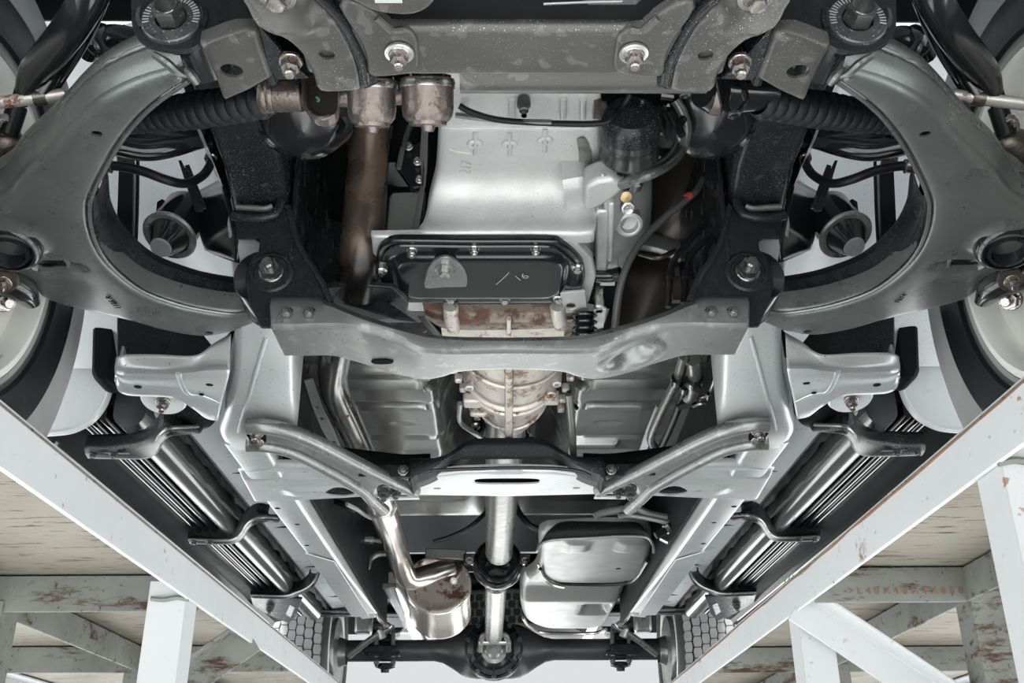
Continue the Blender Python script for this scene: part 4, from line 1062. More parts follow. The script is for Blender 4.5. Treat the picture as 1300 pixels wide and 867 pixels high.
# shallow part
def spec_rel(x, y): 
    z = np.zeros_like(x)
    for a, b in ((603, 182), (647, 183), (692, 178)):
        q = P(a, b, z=zs_)
        z -= .0045 * ss(.0075, .005, np.hypot(x - q.x, y - q.y)) + .003 * ss(.0035, .002, np.abs(x - q.x)) * ss(.020, .016, np.abs(y - q.y))
    for a in (.155, .165):
        pass
    return z
X4 = lambda l, r_: [l, l + (r_ - l) * .04, l + (r_ - l) * .33, l + (r_ - l) * .66, r_ - (r_ - l) * .04, r_]
def row_(py, l, r_, lift=.012, **k):
    q = [P(x, py, **k) for x in X4(l, r_)]
    q[0] = q[0] + Vector((0, .004, lift)); q[-1] = q[-1] + Vector((0, .004, lift)); return q
rows_ = [row_(90, 556, 764, z=zs_), row_(130, 556, 764, z=zs_), row_(158, 556, 764, z=zs_), row_(166, 556, 764, z=zs_ - .003), row_(205, 554, 763, z=zs_ - .004), row_(222, 552, 762, z=zs_ - .006), row_(238, 548, 761, y=yw + .000), row_(256, 544, 760, y=yw + .010), row_(276, 541, 759, y=yw + .014), row_(290, 537, 758, y=yw + .010), row_(299, 530, 757, z=zl + .002), row_(308, 528, 756, z=zl + .0015)]
cast = M()
rr2 = [resample(catmull(r, 8), 60) for r in rows_]
cols_ = [catmull([r[j] for r in rr2], 6) for j in range(60)]
mcol = len(cols_[0])
cast.add([p for c in cols_ for p in c], [(j * mcol + i, j * mcol + i + 1, (j + 1) * mcol + i + 1, (j + 1) * mcol + i) for j in range(59) for i in range(mcol - 1)])
def bosses(v):
    for a, b in ((603, 182), (647, 183), (692, 178)):
        q = P(a, b, z=zs_ - .004)
        d_ = math.hypot(v.x - q.x, v.y - q.y)
        v.z -= .004 * float(ss(.0085, .005, d_))
ep('stepped_sump', cast, MT['alu'])
for a, b in ((603, 182), (647, 183), (692, 178)):
    q, n_ = surf(cast, a, b)
    ep('sump_boss', M().lathe(q, n_, [(.0095, -.001), (.0085, .0022), (.007, .003), (.0035, .003), (.003, .001), (0, .001)], 20), MT['alu'])
    ep('boss_rib', M().tube([surf(cast, a, b - 15)[0], surf(cast, a, b, .001)[0], surf(cast, a, b + 14)[0]], .0028, 8, 2), MT['alu'])
dl = pl([(471, 301), (530, 300), (700, 301), (730, 306), (752, 328), (757, 352), (748, 384), (735, 396), (520, 396), (478, 372)], z=zl)
ep('deep_sump_flange', M().stamp([(q.x, q.y) for q in dl], zl, .003, .006, .007), MT['alu'])
sd = [[P(545, 170, z=zs_), P(540, 240, y=yw + .01), P(530, 298, z=zl + .005)], [P(545, 170, z=zs_ + .06), P(536, 250, z=zs_ + .05), P(500, 292, z=zl + .06)]]
ep('side_wall', M().ribbon([[P(546, 120, z=.70), P(543, 180, z=.70), P(541, 226, z=.69), P(530, 300, z=.62)], [P(538, 122, z=.76), P(534, 180, z=.76), P(530, 230, z=.75), P(515, 300, z=.69)]], 14), MT['alu'])
ep('shield_plate', M().plate(catmull(pl([(494, 250), (498, 244), (520, 243), (541, 243), (537, 297), (490, 297)], y=1.10), 1, True), (0, .004, 0)), mat('dull_alloy_plate', (.30, .31, .30), .5, .5, bump=.2), bevel=.002)
# flared right-hand casting
fl0 = pl([(742, 205), (748, 232), (752, 262), (755, 292), (757, 325)], z=.655)
fl1 = pl([(766, 205), (772, 240), (776, 270), (779, 300), (762, 330)], z=.70)
fl0[0] = P(745, 200, z=.684)
ep('right_flare', M().ribbon([[q + Vector((-.03, .0, -.005)) for q in fl0], fl0, [a.lerp(b, .5) + Vector((.004, 0, -.004)) for a, b in zip(fl0, fl1)], fl1], 18, 4), MT['alu'])
ep('right_wall', M().ribbon([pl([(763, 128), (763, 180), (764, 215), (772, 240)], z=.70), pl([(768, 128), (770, 180), (774, 215), (786, 250)], z=.74), pl([(770, 128), (775, 180), (780, 215), (800, 260)], z=.80)], 14), MT['alu'])
ep('cast_rib', M().tube(pl([(754, 180), (756, 205), (754, 228)], z=.688), .006, 8), MT['alu'])
sfp = lambda pts, l: [surf(cast, a, b, l)[0] for a, b in pts]
ep('rough_cast_patch', M().ribbon([sfp([(732, 176), (735, 200), (731, 228), (733, 240)], .0012), sfp([(740, 172), (743, 200), (740, 230), (741, 242)], .003), sfp([(747, 180), (752, 200), (748, 222), (748, 240)], .0012)], 16), MT['rampr'])
for a in (590, 650, 715, 740):
    ep('casting_rib', M().tube(pl([(a, 126), (a, 150)], z=.681), .0035, 8, 0), MT['alu'])
ep('gasket_edge', M().box(P(758, 138, z=.68), (.008, .02, .012)), MT['rustc'])
# pencil marks
def on_sump(px, py, h=0): return P(px, py, z=zs_ - .001)
ep('pencil_arrow', M().tube(pl([(570, 190), (578, 192), (597, 195)], z=zs_ - .0045), .0011, 5, 3), MT['pencil'])
ep('pencil_arrow', M().tube(pl([(583, 190), (577, 192), (584, 194)], z=zs_ - .0045), .0009, 5, 0), MT['pencil'])
rot = Quaternion((1, 0, 0), math.pi)
text(eng, '217', surf(cast, 592, 212, .0008)[0], along(P(589, 224, z=zs_), P(594, 200, z=zs_)), .020, MT['pencilg'], 'pencil_number', .0001, .85, -.0003)
# ---- black cover with drain boss
o = thing('oil_pan_cover', 'glossy black steel oil pan cover with drain plug and flange bolts, on the alloy sump', 'oil pan', P(612, 348, z=.60))
zc2 = .604
ol = [(478, 326), (484, 314), (498, 307), (520, 306), (600, 307), (695, 307), (712, 310), (728, 322), (740, 336), (743, 352), (738, 368), (726, 381), (712, 384), (600, 385), (515, 385), (500, 382), (488, 370), (480, 350)]
O = catmull(pl(ol, z=zc2), 4, True)
cen = P(610, 346, z=zc2)
x0 = P(497, 346, z=zc2).x; x1 = P(722, 346, z=zc2).x; y0 = P(610, 320, z=zc2).y; y1 = P(610, 377, z=zc2).y
db = P(565, 342, z=zc2 - .011); db.z = zc2
def prel(x, y):
    cx_, cy_ = (x0 + x1) / 2, (y0 + y1) / 2; hx, hy = (x1 - x0) / 2, (y1 - y0) / 2; rc = .032
    qx = np.maximum(np.abs(x - cx_) - hx + rc, 0); qy = np.maximum(np.abs(y - cy_) - hy + rc, 0)
    d = rc - np.hypot(qx, qy)
    d = np.where((qx == 0) & (qy == 0), np.minimum(hx - np.abs(x - cx_), hy - np.abs(y - cy_)), np.minimum(d, rc))
    z = -.0075 * ss(0, .008, d)
    # drain boss: flat pocket cut into the dome
    b = np.maximum(np.abs(x - db.x) - .0, 0)
    in_ = ss(.031, .025, np.abs(x - db.x)) * ss(-.034, -.026, db.y - y + 0) * ss(.040, .030, db.y - y)
    r_ = np.hypot(x - db.x, np.minimum(y - db.y, 0) * 1.0)
    pk = ss(.030, .024, r_) * ss(.036, .031, y - db.y)
    return z
part('pressed_cover', M().stamp([(q.x, q.y) for q in O], zc2, .003, .006, .005, relief=prel), MT['gloss'], o, sharp=60)
part('flange_bead', M().tube(catmull(pl([(486, 330), (491, 319), (502, 313), (520, 312), (600, 313), (692, 313), (708, 317), (722, 328), (733, 340), (735, 354)], z=zc2 - .001), 3), .0022, 6, 0), MT['gloss'], o)
dd = [(540, 362), (541, 346), (545, 335), (554, 326), (566, 323), (578, 327), (588, 337), (593, 350), (592, 360), (586, 361), (565, 361)]
part('drain_pad', M().plate(catmull(pl(dd, z=zc2 - .0065), 3, True), (0, 0, -.004)), MT['cross'], o, bevel=.002, bseg=3)
part('drain_washer', M().lathe(db + Vector((0, 0, -.0105)), (0, -.1, -1), [(.0125, -.001), (.0125, .0015), (.010, .002), (0, .002)], 26), MT['cross'], o)
bolt(o, db + Vector((0, 0, -.012)), (0, -.1, -1), .0072, MT['steel'], -1, 'hex', 'drain_plug')
for a, b in ((523, 318), (602, 316), (680, 316), (484, 344), (733, 340), (503, 378), (572, 379), (641, 380), (709, 379)):
    bolt(o, P(a, b, z=zc2 - .002), (0, -.15, -1), .0052, MT['steel'], -1, 'nut' if b < 330 else 'head', 'flange_bolt')
text(o, '16', P(662, 352, z=zc2 - .0082), along(P(645, 358, z=zc2), P(677, 349, z=zc2)), .019, MT['pencilg'], 'scratched_number', .0001, 1.0, -.0003)
part('scratch_mark', M().tube(pl([(630, 361), (638, 354), (646, 346)], z=zc2 - .0080), .0006, 5), MT['pencilg'], o)

# ---- flywheel cover pieces between cover and cross member
o = thing('bell_housing', 'rust-stained bell housing casting between oil pan and cross member', 'bell housing', (0, 1.2, .60))
a = [pl([(536, 384), (560, 386), (640, 386), (700, 386), (745, 388)], z=.61), pl([(538, 392), (562, 398), (640, 398), (705, 398), (745, 400)], z=.606), pl([(540, 400), (566, 410), (640, 411), (712, 409), (745, 404)], z=.596), pl([(540, 404), (570, 418), (640, 419), (716, 416), (745, 408)], z=.60)]
part('rusty_lip', M().ribbon(a, 20, 4), mat('rusty_iron', (.17, .14, .115), .4, .6, rust=.6, rust_scale=26, rust_col=(.10, .048, .03), bump=.3), o)
part('lower_face', M().ribbon([pl([(560, 416), (640, 418), (716, 414)], z=.60), pl([(562, 430), (640, 432), (716, 428)], z=.60), pl([(570, 470), (640, 470), (716, 470)], z=.62)], 14), MT['alur'], o)
part('corner_boss', M().tube([P(572, 388, z=.60), P(573, 404, z=.596), P(576, 416, z=.60)], .010, 10), MT['alur'], o)
part('corner_boss', M().tube([P(708, 388, z=.60), P(709, 402, z=.596), P(712, 412, z=.60)], .010, 10), MT['alur'], o)
part('seam_rib', M().tube(pl([(646, 404), (646, 430)], z=.592), .003, 8, 0), MT['alur'], o)
part('bracket_ear', M().plate(pl([(711, 372), (743, 370), (746, 396), (716, 398)], z=.60), (0, 0, .004), [pl([(721 + 6 * math.cos(t) + 4, 389 + 4 * math.sin(t)) for t in np.linspace(0, 2 * math.pi, 12, endpoint=False)], z=.60)]), MT['alu'], o, bevel=.001)
part('solenoid_post', M().box(P(760, 372, z=.62), (.012, .02, .05)), MT['steel'], o, bevel=.002)
part('sensor_body', M().tube([P(756, 350, z=.63), P(775, 350, z=.63), P(788, 347, z=.63)], .009, 12), MT['gloss'], o)
part('sensor_ring', M().tube([P(762, 358, z=.625), P(780, 358, z=.625)], .005, 10, 0), MT['alu'], o)
bl = []
for k in range(6): bl += [(.012, .009 * k), (.017, .009 * k + .0035), (.017, .009 * k + .0055)]
part('rubber_bellows', M().lathe(P(742, 396, z=.60), (0, .35, -1), bl + [(.01, .055)], 18), MT['gloss'], o)
part('bellows_bracket', M().plate(pl([(754, 394), (770, 392), (766, 416), (750, 420)], z=.595), (0, 0, .004)), MT['frame'], o, bevel=.001)
part('left_strut', M().bar(P(524, 386, z=.63), P(560, 428, z=.60), .012, .008), MT['gloss'], o, bevel=.002)
bolt(o, P(486, 398, z=.64), (0, -.3, -1), .006, MT['nut'], -1, 'nut', 'cover_bolt')
part('rusty_tab', M().box(P(540, 394, z=.62), (.03, .012, .01)), MT['rustc'], o)

# ---- right-hand casting, oil filter and its pipes
o = thing('engine_side_casting', 'pale cast aluminium bracket and boss on the right side of the engine', 'engine bracket', P(790, 270, z=.68))
R0 = [(770, 240), (790, 236), (812, 205), (823, 225), (823, 262), (818, 300), (800, 322), (782, 346), (770, 352), (760, 330)]
part('casting_wall', M().ribbon([pl([(764, 220), (768, 270), (764, 320), (762, 350)], z=.645), pl([(782, 236), (790, 272), (790, 310), (772, 348)], z=.665), pl([(806, 240), (814, 270), (808, 306), (782, 346)], z=.69), pl([(826, 180), (826, 262), (818, 300), (784, 352)], z=.74)], 20, 4), MT['alu'], o, thick=.004)
part('cast_arm', M().prism(pl([(741, 238), (758, 230), (780, 227), (795, 238), (783, 250), (765, 262), (745, 270), (741, 262)], z=.640), (0, 0, .03)), MT['alu'], o, bevel=.006, bseg=3)
part('vertical_rib', M().bar(P(765, 262, z=.65), P(763, 340, z=.64), .016, .014), MT['alu'], o, bevel=.003)
part('vertical_rib', M().bar(P(776, 250, z=.65), P(774, 325, z=.645), .008, .02), MT['alu'], o, bevel=.003)
part('plug_boss', M().lathe(P(796, 276, z=.675), (.05, -.5, -.85), [(.019, -.03), (.017, 0), (.0165, .020), (.013, .022), (.011, .021), (.0105, .012), (0, .011)], 24), MT['alu'], o)
bolt(o, P(797, 264, z=.656), (.05, -.5, -.85), .006, MT['steel'], -1, 'head', 'boss_plug')
part('side_tube', M().tube([P(812, 160, z=.70), P(806, 200, z=.70), P(803, 236, z=.69)], .013, 14), MT['steel'], o)
part('brass_plug', M().lathe(P(794, 248, z=.67), (.05, -.6, -.8), [(.007, 0), (.007, .006), (0, .007)], 12), mat('brass', (.5, .38, .2), .4, .7), o)
part('edge_lug', M().box(P(813, 296, z=.70), (.012, .012, .012)), MT['alu'], o, bevel=.002)
part('edge_lug', M().box(P(776, 334, z=.66), (.018, .012, .014)), MT['alu'], o, bevel=.002)
o = thing('oil_filter', 'dark round oil filter canister beside the alloy sump', 'oil filter', P(802, 170, z=.68))
c = P(801, 153, z=.672); ax = Vector((.06, .97, -.22)).normalized()
part('can', M().lathe(c, ax, [(0, -.016), (.009, -.015), (.012, -.013), (.020, -.012), (.0265, -.010), (.0305, -.004), (.032, .004), (.032, .02), (.0325, .022), (.032, .024), (.031, .036), (.033, .040), (.033, .046)], 36), mat('filter_can', (.055, .06, .058), .25, .5), o)
part('can_cap', M().lathe(c, ax, [(0, -.0165), (.009, -.0155), (.012, -.0138), (.0265, -.0108), (.031, -.0045), (.0326, .004), (.0326, .014)], 36), MT['black'], o)
bolt(o, c - ax * .013 + Vector((.012, 0, .012)), -ax, .0024, MT['nutg'], -1, 'head', 'cap_screw')
bolt(o, c - ax * .013 + Vector((-.004, 0, -.018)), -ax, .0024, MT['nutg'], -1, 'head', 'cap_screw')
part('wiper_strap', M().bar(P(809, 192, z=.655), P(786, 222, z=.65), .008, .003), MT['gloss'], o)
o = thing('coolant_hose', 'glossy grey hose curving down the right of the oil filter', 'hose', P(860, 180, z=.67))
part('hose', M().tube([P(858, 128, z=.70), P(866, 142, z=.69), P(872, 165, z=.675), P(866, 190, z=.665), P(850, 208, y=.90), P(828, 220, y=.87), P(806, 228, y=.885), P(790, 234, y=.93)], .0056, 14), mat('grey_hose', (.09, .096, .094), .2, .3), o)
part('hose_clip', M().tube([P(812, 228, z=.651), P(806, 230, z=.651)], .0078, 14, 0), MT['steel'], o)
part('cable', M().tube([P(850, 140, z=.70), P(862, 170, z=.69), P(850, 196, z=.68), P(826, 212, z=.67), P(806, 224, z=.66)], .003, 8), MT['rubber'], o)
o = thing('wiring_connector', 'black electrical connector behind the oil filter', 'connector', P(846, 170, z=.72))
part('connector_body', M().box(P(846, 166, z=.72), (.026, .03, .03)), MT['gloss'], o, bevel=.003)
part('connector_plug', M().lathe(P(850, 148, z=.71), (.2, -.3, -1), [(.010, -.02), (.011, 0), (.008, .006), (0, .007)], 12), MT['gloss'], o)
part('wire', M().tube([P(836, 150, z=.72), P(830, 170, z=.71), P(826, 190, z=.70), P(838, 200, z=.69)], .0016, 6), mat('pale_wire', (.4, .36, .28), .5), o)
for a, b in ((846, 122), (848, 134), (854, 176)):
    part('connector_rib', M().tube([P(a - 8, b, z=.71), P(a + 8, b + 2, z=.71)], .0045, 8, 0), MT['gloss'], o)
# power steering line along the cross member
o = thing('fluid_line', 'thin dark fluid line running under the sump below the cross member', 'pipe', P(650, 152, z=.66))
part('line', M().tube([P(583, 134, z=.665), P(600, 143, z=.66), P(640, 153, z=.66), P(720, 157, z=.66), P(765, 156, z=.66), P(778, 149, z=.665), P(790, 136, z=.68), P(800, 120, z=.69)], .0034, 10), MT['rubber'], o)
part('line', M().tube([P(578, 146, z=.662), P(610, 150, z=.66), P(650, 154, z=.66), P(700, 155, z=.66)], .0030, 8), mat('line_grey', (.1, .105, .1), .3, .4), o)
part('line_fitting', M().lathe(P(665, 134, z=.672), (0, -.2, -1), [(.007, -.01), (.0075, 0), (.005, .004), (.005, .008), (.003, .009), (.003, .016)], 12), MT['gloss'], o)

# ---- gearbox
o = thing('gearbox', 'rust-stained ribbed aluminium gearbox casing behind the cross member', 'gearbox', (0, 1.5, .58))
cx0 = P(650, 500, z=.6).x
secs = []
for py, z0, w0_ in ((440, .615, 82), (462, .606, 76), (480, .600, 70), (500, .594, 64), (520, .588, 58), (538, .584, 50), (550, .584, 38), (558, .588, 20)):
    c = P(650, py, z=z0)
    l = P(650 - w0_, py - (10 if py > 545 else 6), z=z0 + .04); r_ = P(650 + w0_, py - (10 if py > 545 else 6), z=z0 + .04)
    sec = []
    for k in range(25):
        an = math.pi * k / 24
        x = (l.x + r_.x) / 2 - math.cos(an) * (r_.x - l.x) / 2
        sec.append(Vector((x, c.y + .0, z0 + .10 - .10 * math.sin(an) ** .75)))
    secs.append(sec)
part('casing', M().loop(secs, False, False), MT['alur'], o)
def arcrib(py, z0, w0_, r, skew=0, name='casing_rib', y2=0):
    pts = []
    for k in range(25):
        an = math.pi * (.06 + .88 * k / 24)
        c = P(650 - w0_ * math.cos(an), py + skew * (-math.cos(an)), z=z0)
        pts.append(Vector((c.x, c.y, z0 + .10 - .103 * math.sin(an) ** .75)))
    part(name, M().tube(pts, r, 6, 0), MT['alur'], o)
arcrib(490, .596, 72, .0032, 3); arcrib(462, .604, 80, .004); arcrib(517, .588, 64, .0055, 0); arcrib(524, .586, 61, .004, 0); arcrib(543, .583, 50, .0028, -3)
part('centre_rib', M().tube([P(646, 458, z=.606), P(646, 500, z=.590), P(646, 540, z=.577), P(646, 562, z=.573)], .0068, 8, 2), MT['alur'], o)
for a, b in ((596, 492), (624, 508), (664, 508), (700, 500), (707, 487)):
    part('casing_boss', M().lathe(P(a, b, z=.606), (0, -.3, -1), [(.0085, -.02), (.007, .002), (.004, .003), (.0035, -.002), (0, -.002)], 14), MT['alur'], o)
for a, b, w_, h_ in ((600, 508, .03, .05), (700, 505, .025, .045), (612, 522, .04, .02)):
    part('casing_pocket', M().box(P(a, b, z=.606), (w_, h_ * .6, .018)), MT['alur'], o, bevel=.004)
for k, (a, b) in enumerate(((576, 468), (582, 480), (588, 492), (594, 504), (600, 516), (606, 528), (726, 466), (724, 478), (718, 492), (714, 506), (712, 518))):
    part('edge_lug', M().box(P(a, b, z=.634), (.012, .014, .014)), MT['alur'], o, bevel=.003)
part('output_stub', M().lathe((-.004, 1.62, .69), (0, 1, 0), [(.05, -.05), (.05, .05), (.04, .06), (.04, .2)], 20), MT['alur'], o)
o = thing('gearbox_breather_rod', 'slim pale steel rod hanging beside the gearbox', 'rod', P(727, 560, z=.55))
part('rod', M().tube([P(722, 500, z=.60), P(726, 540, z=.57), P(728, 590, z=.545), P(728.5, 594, z=.544)], .0062, 12, 2), MT['shaft'], o)
part('rod_clip', M().tube([P(722, 498, z=.603), P(726, 512, z=.60), P(732, 518, z=.60)], .004, 8), MT['gloss'], o)
o = thing('gearbox_bracket', 'small dark bracket at the left flank of the gearbox', 'bracket', P(600, 540, z=.62))
part('bracket_arm', M().tube([P(584, 512, z=.64), P(584, 535, z=.63), P(600, 548, z=.62), P(612, 556, z=.62)], .0045, 8), MT['frame'], o)
part('bracket_plate', M().box(P(606, 540, z=.64), (.02, .02, .03)), MT['black'], o, bevel=.003)
bolt(o, P(604, 541, z=.62), (0, -.5, -.8), .0055, MT['steel'], -1, 'head', 'bracket_bolt')

# ================================================================== exhaust
o = thing('exhaust_downpipe', 'heat-stained exhaust downpipe left of the sump', 'exhaust pipe', P(460, 300, z=.68))
dp = [P(470, 110, y=1.02), P(468, 180, y=1.05), P(464, 250, y=1.07), P(460, 300, y=1.08), P(456, 340, y=1.10), P(451, 372, y=1.13)]
part('pipe', M().tube(dp, .0262, 28), MT['pipe'], o)
c = dp[-1]
part('flange', M().plate([c + Vector((x, y, 0)) for x, y in ((-.060, -.012), (-.046, -.028), (0, -.036), (.05, -.028), (.066, .01), (.06, .05), (0, .07), (-.05, .04))], (0, .0, -.008)), MT['black'], o, bevel=.002)
part('flange_weld', M().tube([c + Vector((.029 * math.cos(t), .029 * math.sin(t), .004)) for t in np.linspace(0, 2 * math.pi, 18, endpoint=False)], .003, 6, 2, closed=True), MT['pipe'], o)
part('flange_plate', M().plate(Py([(402, 345), (412, 336), (428, 330), (440, 340), (470, 370), (500, 388), (530, 408), (500, 404), (440, 386), (418, 376)], 1.14), (0, .006, 0)), MT['blackd'], o, bevel=.002)
o = thing('exhaust_pipe', 'bent dark exhaust pipe passing behind the cross member on the left', 'exhaust pipe', P(440, 520, z=.66))
ep_ = [P(428, 430, z=.64), P(424, 460, z=.65), P(422, 480, z=.655), P(426, 500, z=.655), P(440, 530, z=.65), P(456, 565, z=.645), P(470, 600, z=.64), P(476, 630, z=.62)]
part('pipe', M().tube(ep_, .0245, 24), mat('blued_exhaust_pipe', (.16, .155, .15), .2, .9, (.08, .08, .08), 7, rust=.3, rust_scale=7, rust_col=(.15, .08, .05)), o)
o = thing('exhaust_tailpipe', 'bright stainless exhaust pipe bending into the muffler', 'exhaust pipe', P(500, 690, z=.62))
tp = [P(474, 600, z=.60), P(484, 636, z=.60), P(492, 662, z=.605), P(502, 692, y=2.62), P(508, 712, y=2.76), P(515, 730, y=2.82), P(524, 735, y=2.84), P(540, 731, y=2.86), P(556, 725, y=2.885), P(572, 721, y=2.91)]
part('pipe', M().tube(tp, [.030, .030, .030, .030, .0285, .026], 26), MT['inox'], o)
a = P(484, 640, z=.60); b = P(490, 656, z=.603)
part('pipe_collar', M().tube([a, b], .0325, 26, 0), MT['inox'], o)
hp = [P(440, 640, z=.60), P(452, 646, z=.598), P(466, 655, z=.585), P(482, 660, z=.575), P(496, 654, z=.578), P(502, 642, z=.59)]
part('hanger_strap', M().tube(hp, .0045, 8), MT['frame'], o)
part('hanger_rubber', M().tube([P(424, 636, z=.62), P(440, 642, z=.605), P(450, 648, z=.60)], .007, 8), MT['rubber'], o)
o = thing('muffler', 'oval stainless steel muffler with a heat-browned front cap', 'muffler', P(556, 770, z=.6))
c = P(556, 741, y=2.95)
pr = [(0, .02), (.045, .018), (.072, .006), (.078, -.004), (.084, -.006), (.086, .0), (.086, .012), (.083, .016), (.083, .03), (.0845, .10), (.083, .21), (.085, .215), (.086, .225), (.083, .23), (.07, .24), (0, .245)]
inoxm = mat('muffler_steel', (.62, .58, .53), .24, .9, (.5, .46, .41), 6, rust=.06, rust_scale=6)
# slope of the cap: body axis leans down towards the rear
ax = Vector((-.02, 1, -.17)).normalized()
part('shell', M().lathe(c, ax, [(.086 / .66 * .665, 0)] + [(r, h) for r, h in pr[5:]], 48, 1.0 / .66 * .66 / .66 * .72, (1, 0, 0)), inoxm, o)
part('front_cap', M().lathe(c + ax * .002, ax, [(r, h) for r, h in pr[:6]], 48, .72 / .66, (1, 0, 0)), mat('heat_browned_cap', (.60, .56, .51), .3, .6, (.48, .43, .38), 5, rust=.46, rust_scale=13, rust_col=(.10, .035, .022)), o)
part('cap_seam', M().lathe(c + ax * .004, ax, [(.084, 0), (.0885, .003), (.0885, .009), (.085, .012)], 48, .72 / .66, (1, 0, 0)), inoxm, o)
fl = P(572, 722, z=.665)
part('inlet_flange', M().lathe(P(574, 724, y=2.93), (-.45, -.65, .1), [(.012, 0), (.036, .0), (.036, .008), (.030, .010), (.030, .02)], 22), MT['rustc'], o)
bolt(o, P(576, 737, y=2.89), (0, -1, -.2), .009, MT['nut'], -1, 'nut', 'flange_bolt')
part('outlet_pipe', M().tube([P(552, 792, y=3.2), P(548, 800, y=4.0), P(546, 806, y=5.2)], .025, 16, 2), MT['inox'], o)

# dark converter on the right
o = thing('catalytic_converter', 'dark converter can with a banded joint, right of the engine', 'converter', P(850, 300, z=.78))
cv = mat('converter_skin', (.10, .092, .086), .32, .8, (.05, .046, .043), 8)
c0, c1 = P(890, 200, y=1.33), P(800, 440, y=1.40)
ax = (c1 - c0).normalized(); L = (c1 - c0).length
part('can', M().lathe(c0, ax, [(.04, -.02), (.055, .0), (.064, .02), (.066, L * .35), (.060, L * .46), (.052, L * .50)], 32), cv, o)
part('band', M().lathe(c0, ax, [(.050, L * .495), (.058, L * .50), (.061, L * .52), (.061, L * .565), (.057, L * .58), (.05, L * .585)], 32), MT['cross'], o)
part('lower_can', M().lathe(c0, ax, [(.050, L * .57), (.056, L * .60), (.056, L * .72), (.050, L * .8), (.048, L)], 32), cv, o)
part('pressed_bead', M().tube([P(876, 240, y=1.26), P(884, 262, y=1.26), P(878, 300, y=1.27), P(868, 330, y=1.28)], .006, 8), cv, o)
part('seam', M().tube([P(812, 322, y=1.29), P(836, 327, y=1.28), P(858, 318, y=1.28)], .004, 8), cv, o)
part('rusty_strip', M().box(P(858, 362, y=1.22), (.012, .01, .05)), MT['rustc'], o)
o = thing('oxygen_sensor', 'rusty oxygen sensor with a grey cable looping down past the converter', 'sensor', P(893, 222, y=1.15))
part('sensor_body', M().lathe(P(902, 208, y=1.16), (-.55, -.2, -.75), [(.011, -.03), (.012, -.004), (.009, 0), (.011, .004), (.011, .010), (.008, .012), (.009, .016), (.006, .024), (.004, .026)], 14), MT['rustc'], o)
part('mount_plate', M().plate(Py([(882, 192), (890, 188), (914, 190), (915, 212), (906, 232), (896, 216), (884, 204)], 1.18), (0, .006, 0)), MT['rustc'], o, bevel=.001)
cb = [P(892, 228, y=1.13), P(880, 246, y=1.12), P(845, 275, y=1.12), P(815, 305, y=1.12), P(797, 335, y=1.12), P(786, 370, y=1.13), P(780, 420, y=1.15)]
part('cable', M().tube(cb, .0048, 10), mat('cable_grey', (.075, .08, .078), .4), o)
part('red_band', M().tube([P(876, 247.5, y=1.118), P(871.5, 251.5, y=1.118)], .0056, 10, 0), MT['red'], o)
# pipes running back on the right
for k, (pts, r, lab) in enumerate((
    ([(946, 130), (938, 180), (925, 215), (914, 262), (880, 300), (856, 330), (852, 345), (848, 390)], .0040, 'thin black fuel line nearest the converter'),
    ([(952, 140), (936, 200), (916, 240), (912, 290), (890, 310), (876, 326), (872, 345), (868, 385)], .0045, 'thin black fuel line beside the right frame rail'),
    ([(925, 210), (917, 262), (908, 298), (896, 318), (894, 334), (884, 362), (876, 388)], .0034, 'thin black vacuum line outermost by the right rail'))):
    o = thing('fuel_line', lab, 'pipe', P(*pts[4], y=1.12), 'lines right of the engine')
    part('line', M().tube(Py(pts, 1.12 - .006 * k), r, 8), MT['gloss'], o)
    part('line_clip', M().tube([P(*pts[-2], y=1.115 - .006 * k), P(pts[-2][0] - 1, pts[-2][1] + 8, y=1.115 - .006 * k)], r * 1.4, 8, 0), MT['rubber'], o)
# clutter behind the downpipe: starter and brackets
o = thing('starter_motor', 'black starter motor and brackets between downpipe and sump', 'starter motor', P(512, 200, y=1.1))
part('motor_body', M().tube([P(520, 130, y=1.12), P(512, 180, y=1.12), P(506, 222, y=1.12)], .028, 18, 2), MT['gloss'], o)
part('bracket', M().plate(Py([(500, 208), (520, 182), (542, 176), (540, 236), (524, 240)], 1.08), (0, .01, 0)), MT['black'], o, bevel=.003)
part('rod', M().tube([P(520, 160, y=1.06), P(511, 190, y=1.05), P(506, 214, y=1.05)], .0035, 8), MT['shaft'], o)
for a, b in ((530, 205), (519, 186), (533, 228)):
    bolt(o, P(a, b, y=1.075), (0, -1, -.2), .0048, MT['steel'], -1, 'nut', 'starter_bolt')
part('rusty_tube', M().tube([P(538, 165, y=1.04), P(541, 190, y=1.04), P(538, 236, y=1.05)], .0032, 8), MT['rustc'], o)
part('rusty_tab', M().box(P(498, 170, y=1.1), (.012, .01, .02)), MT['rustc'], o)
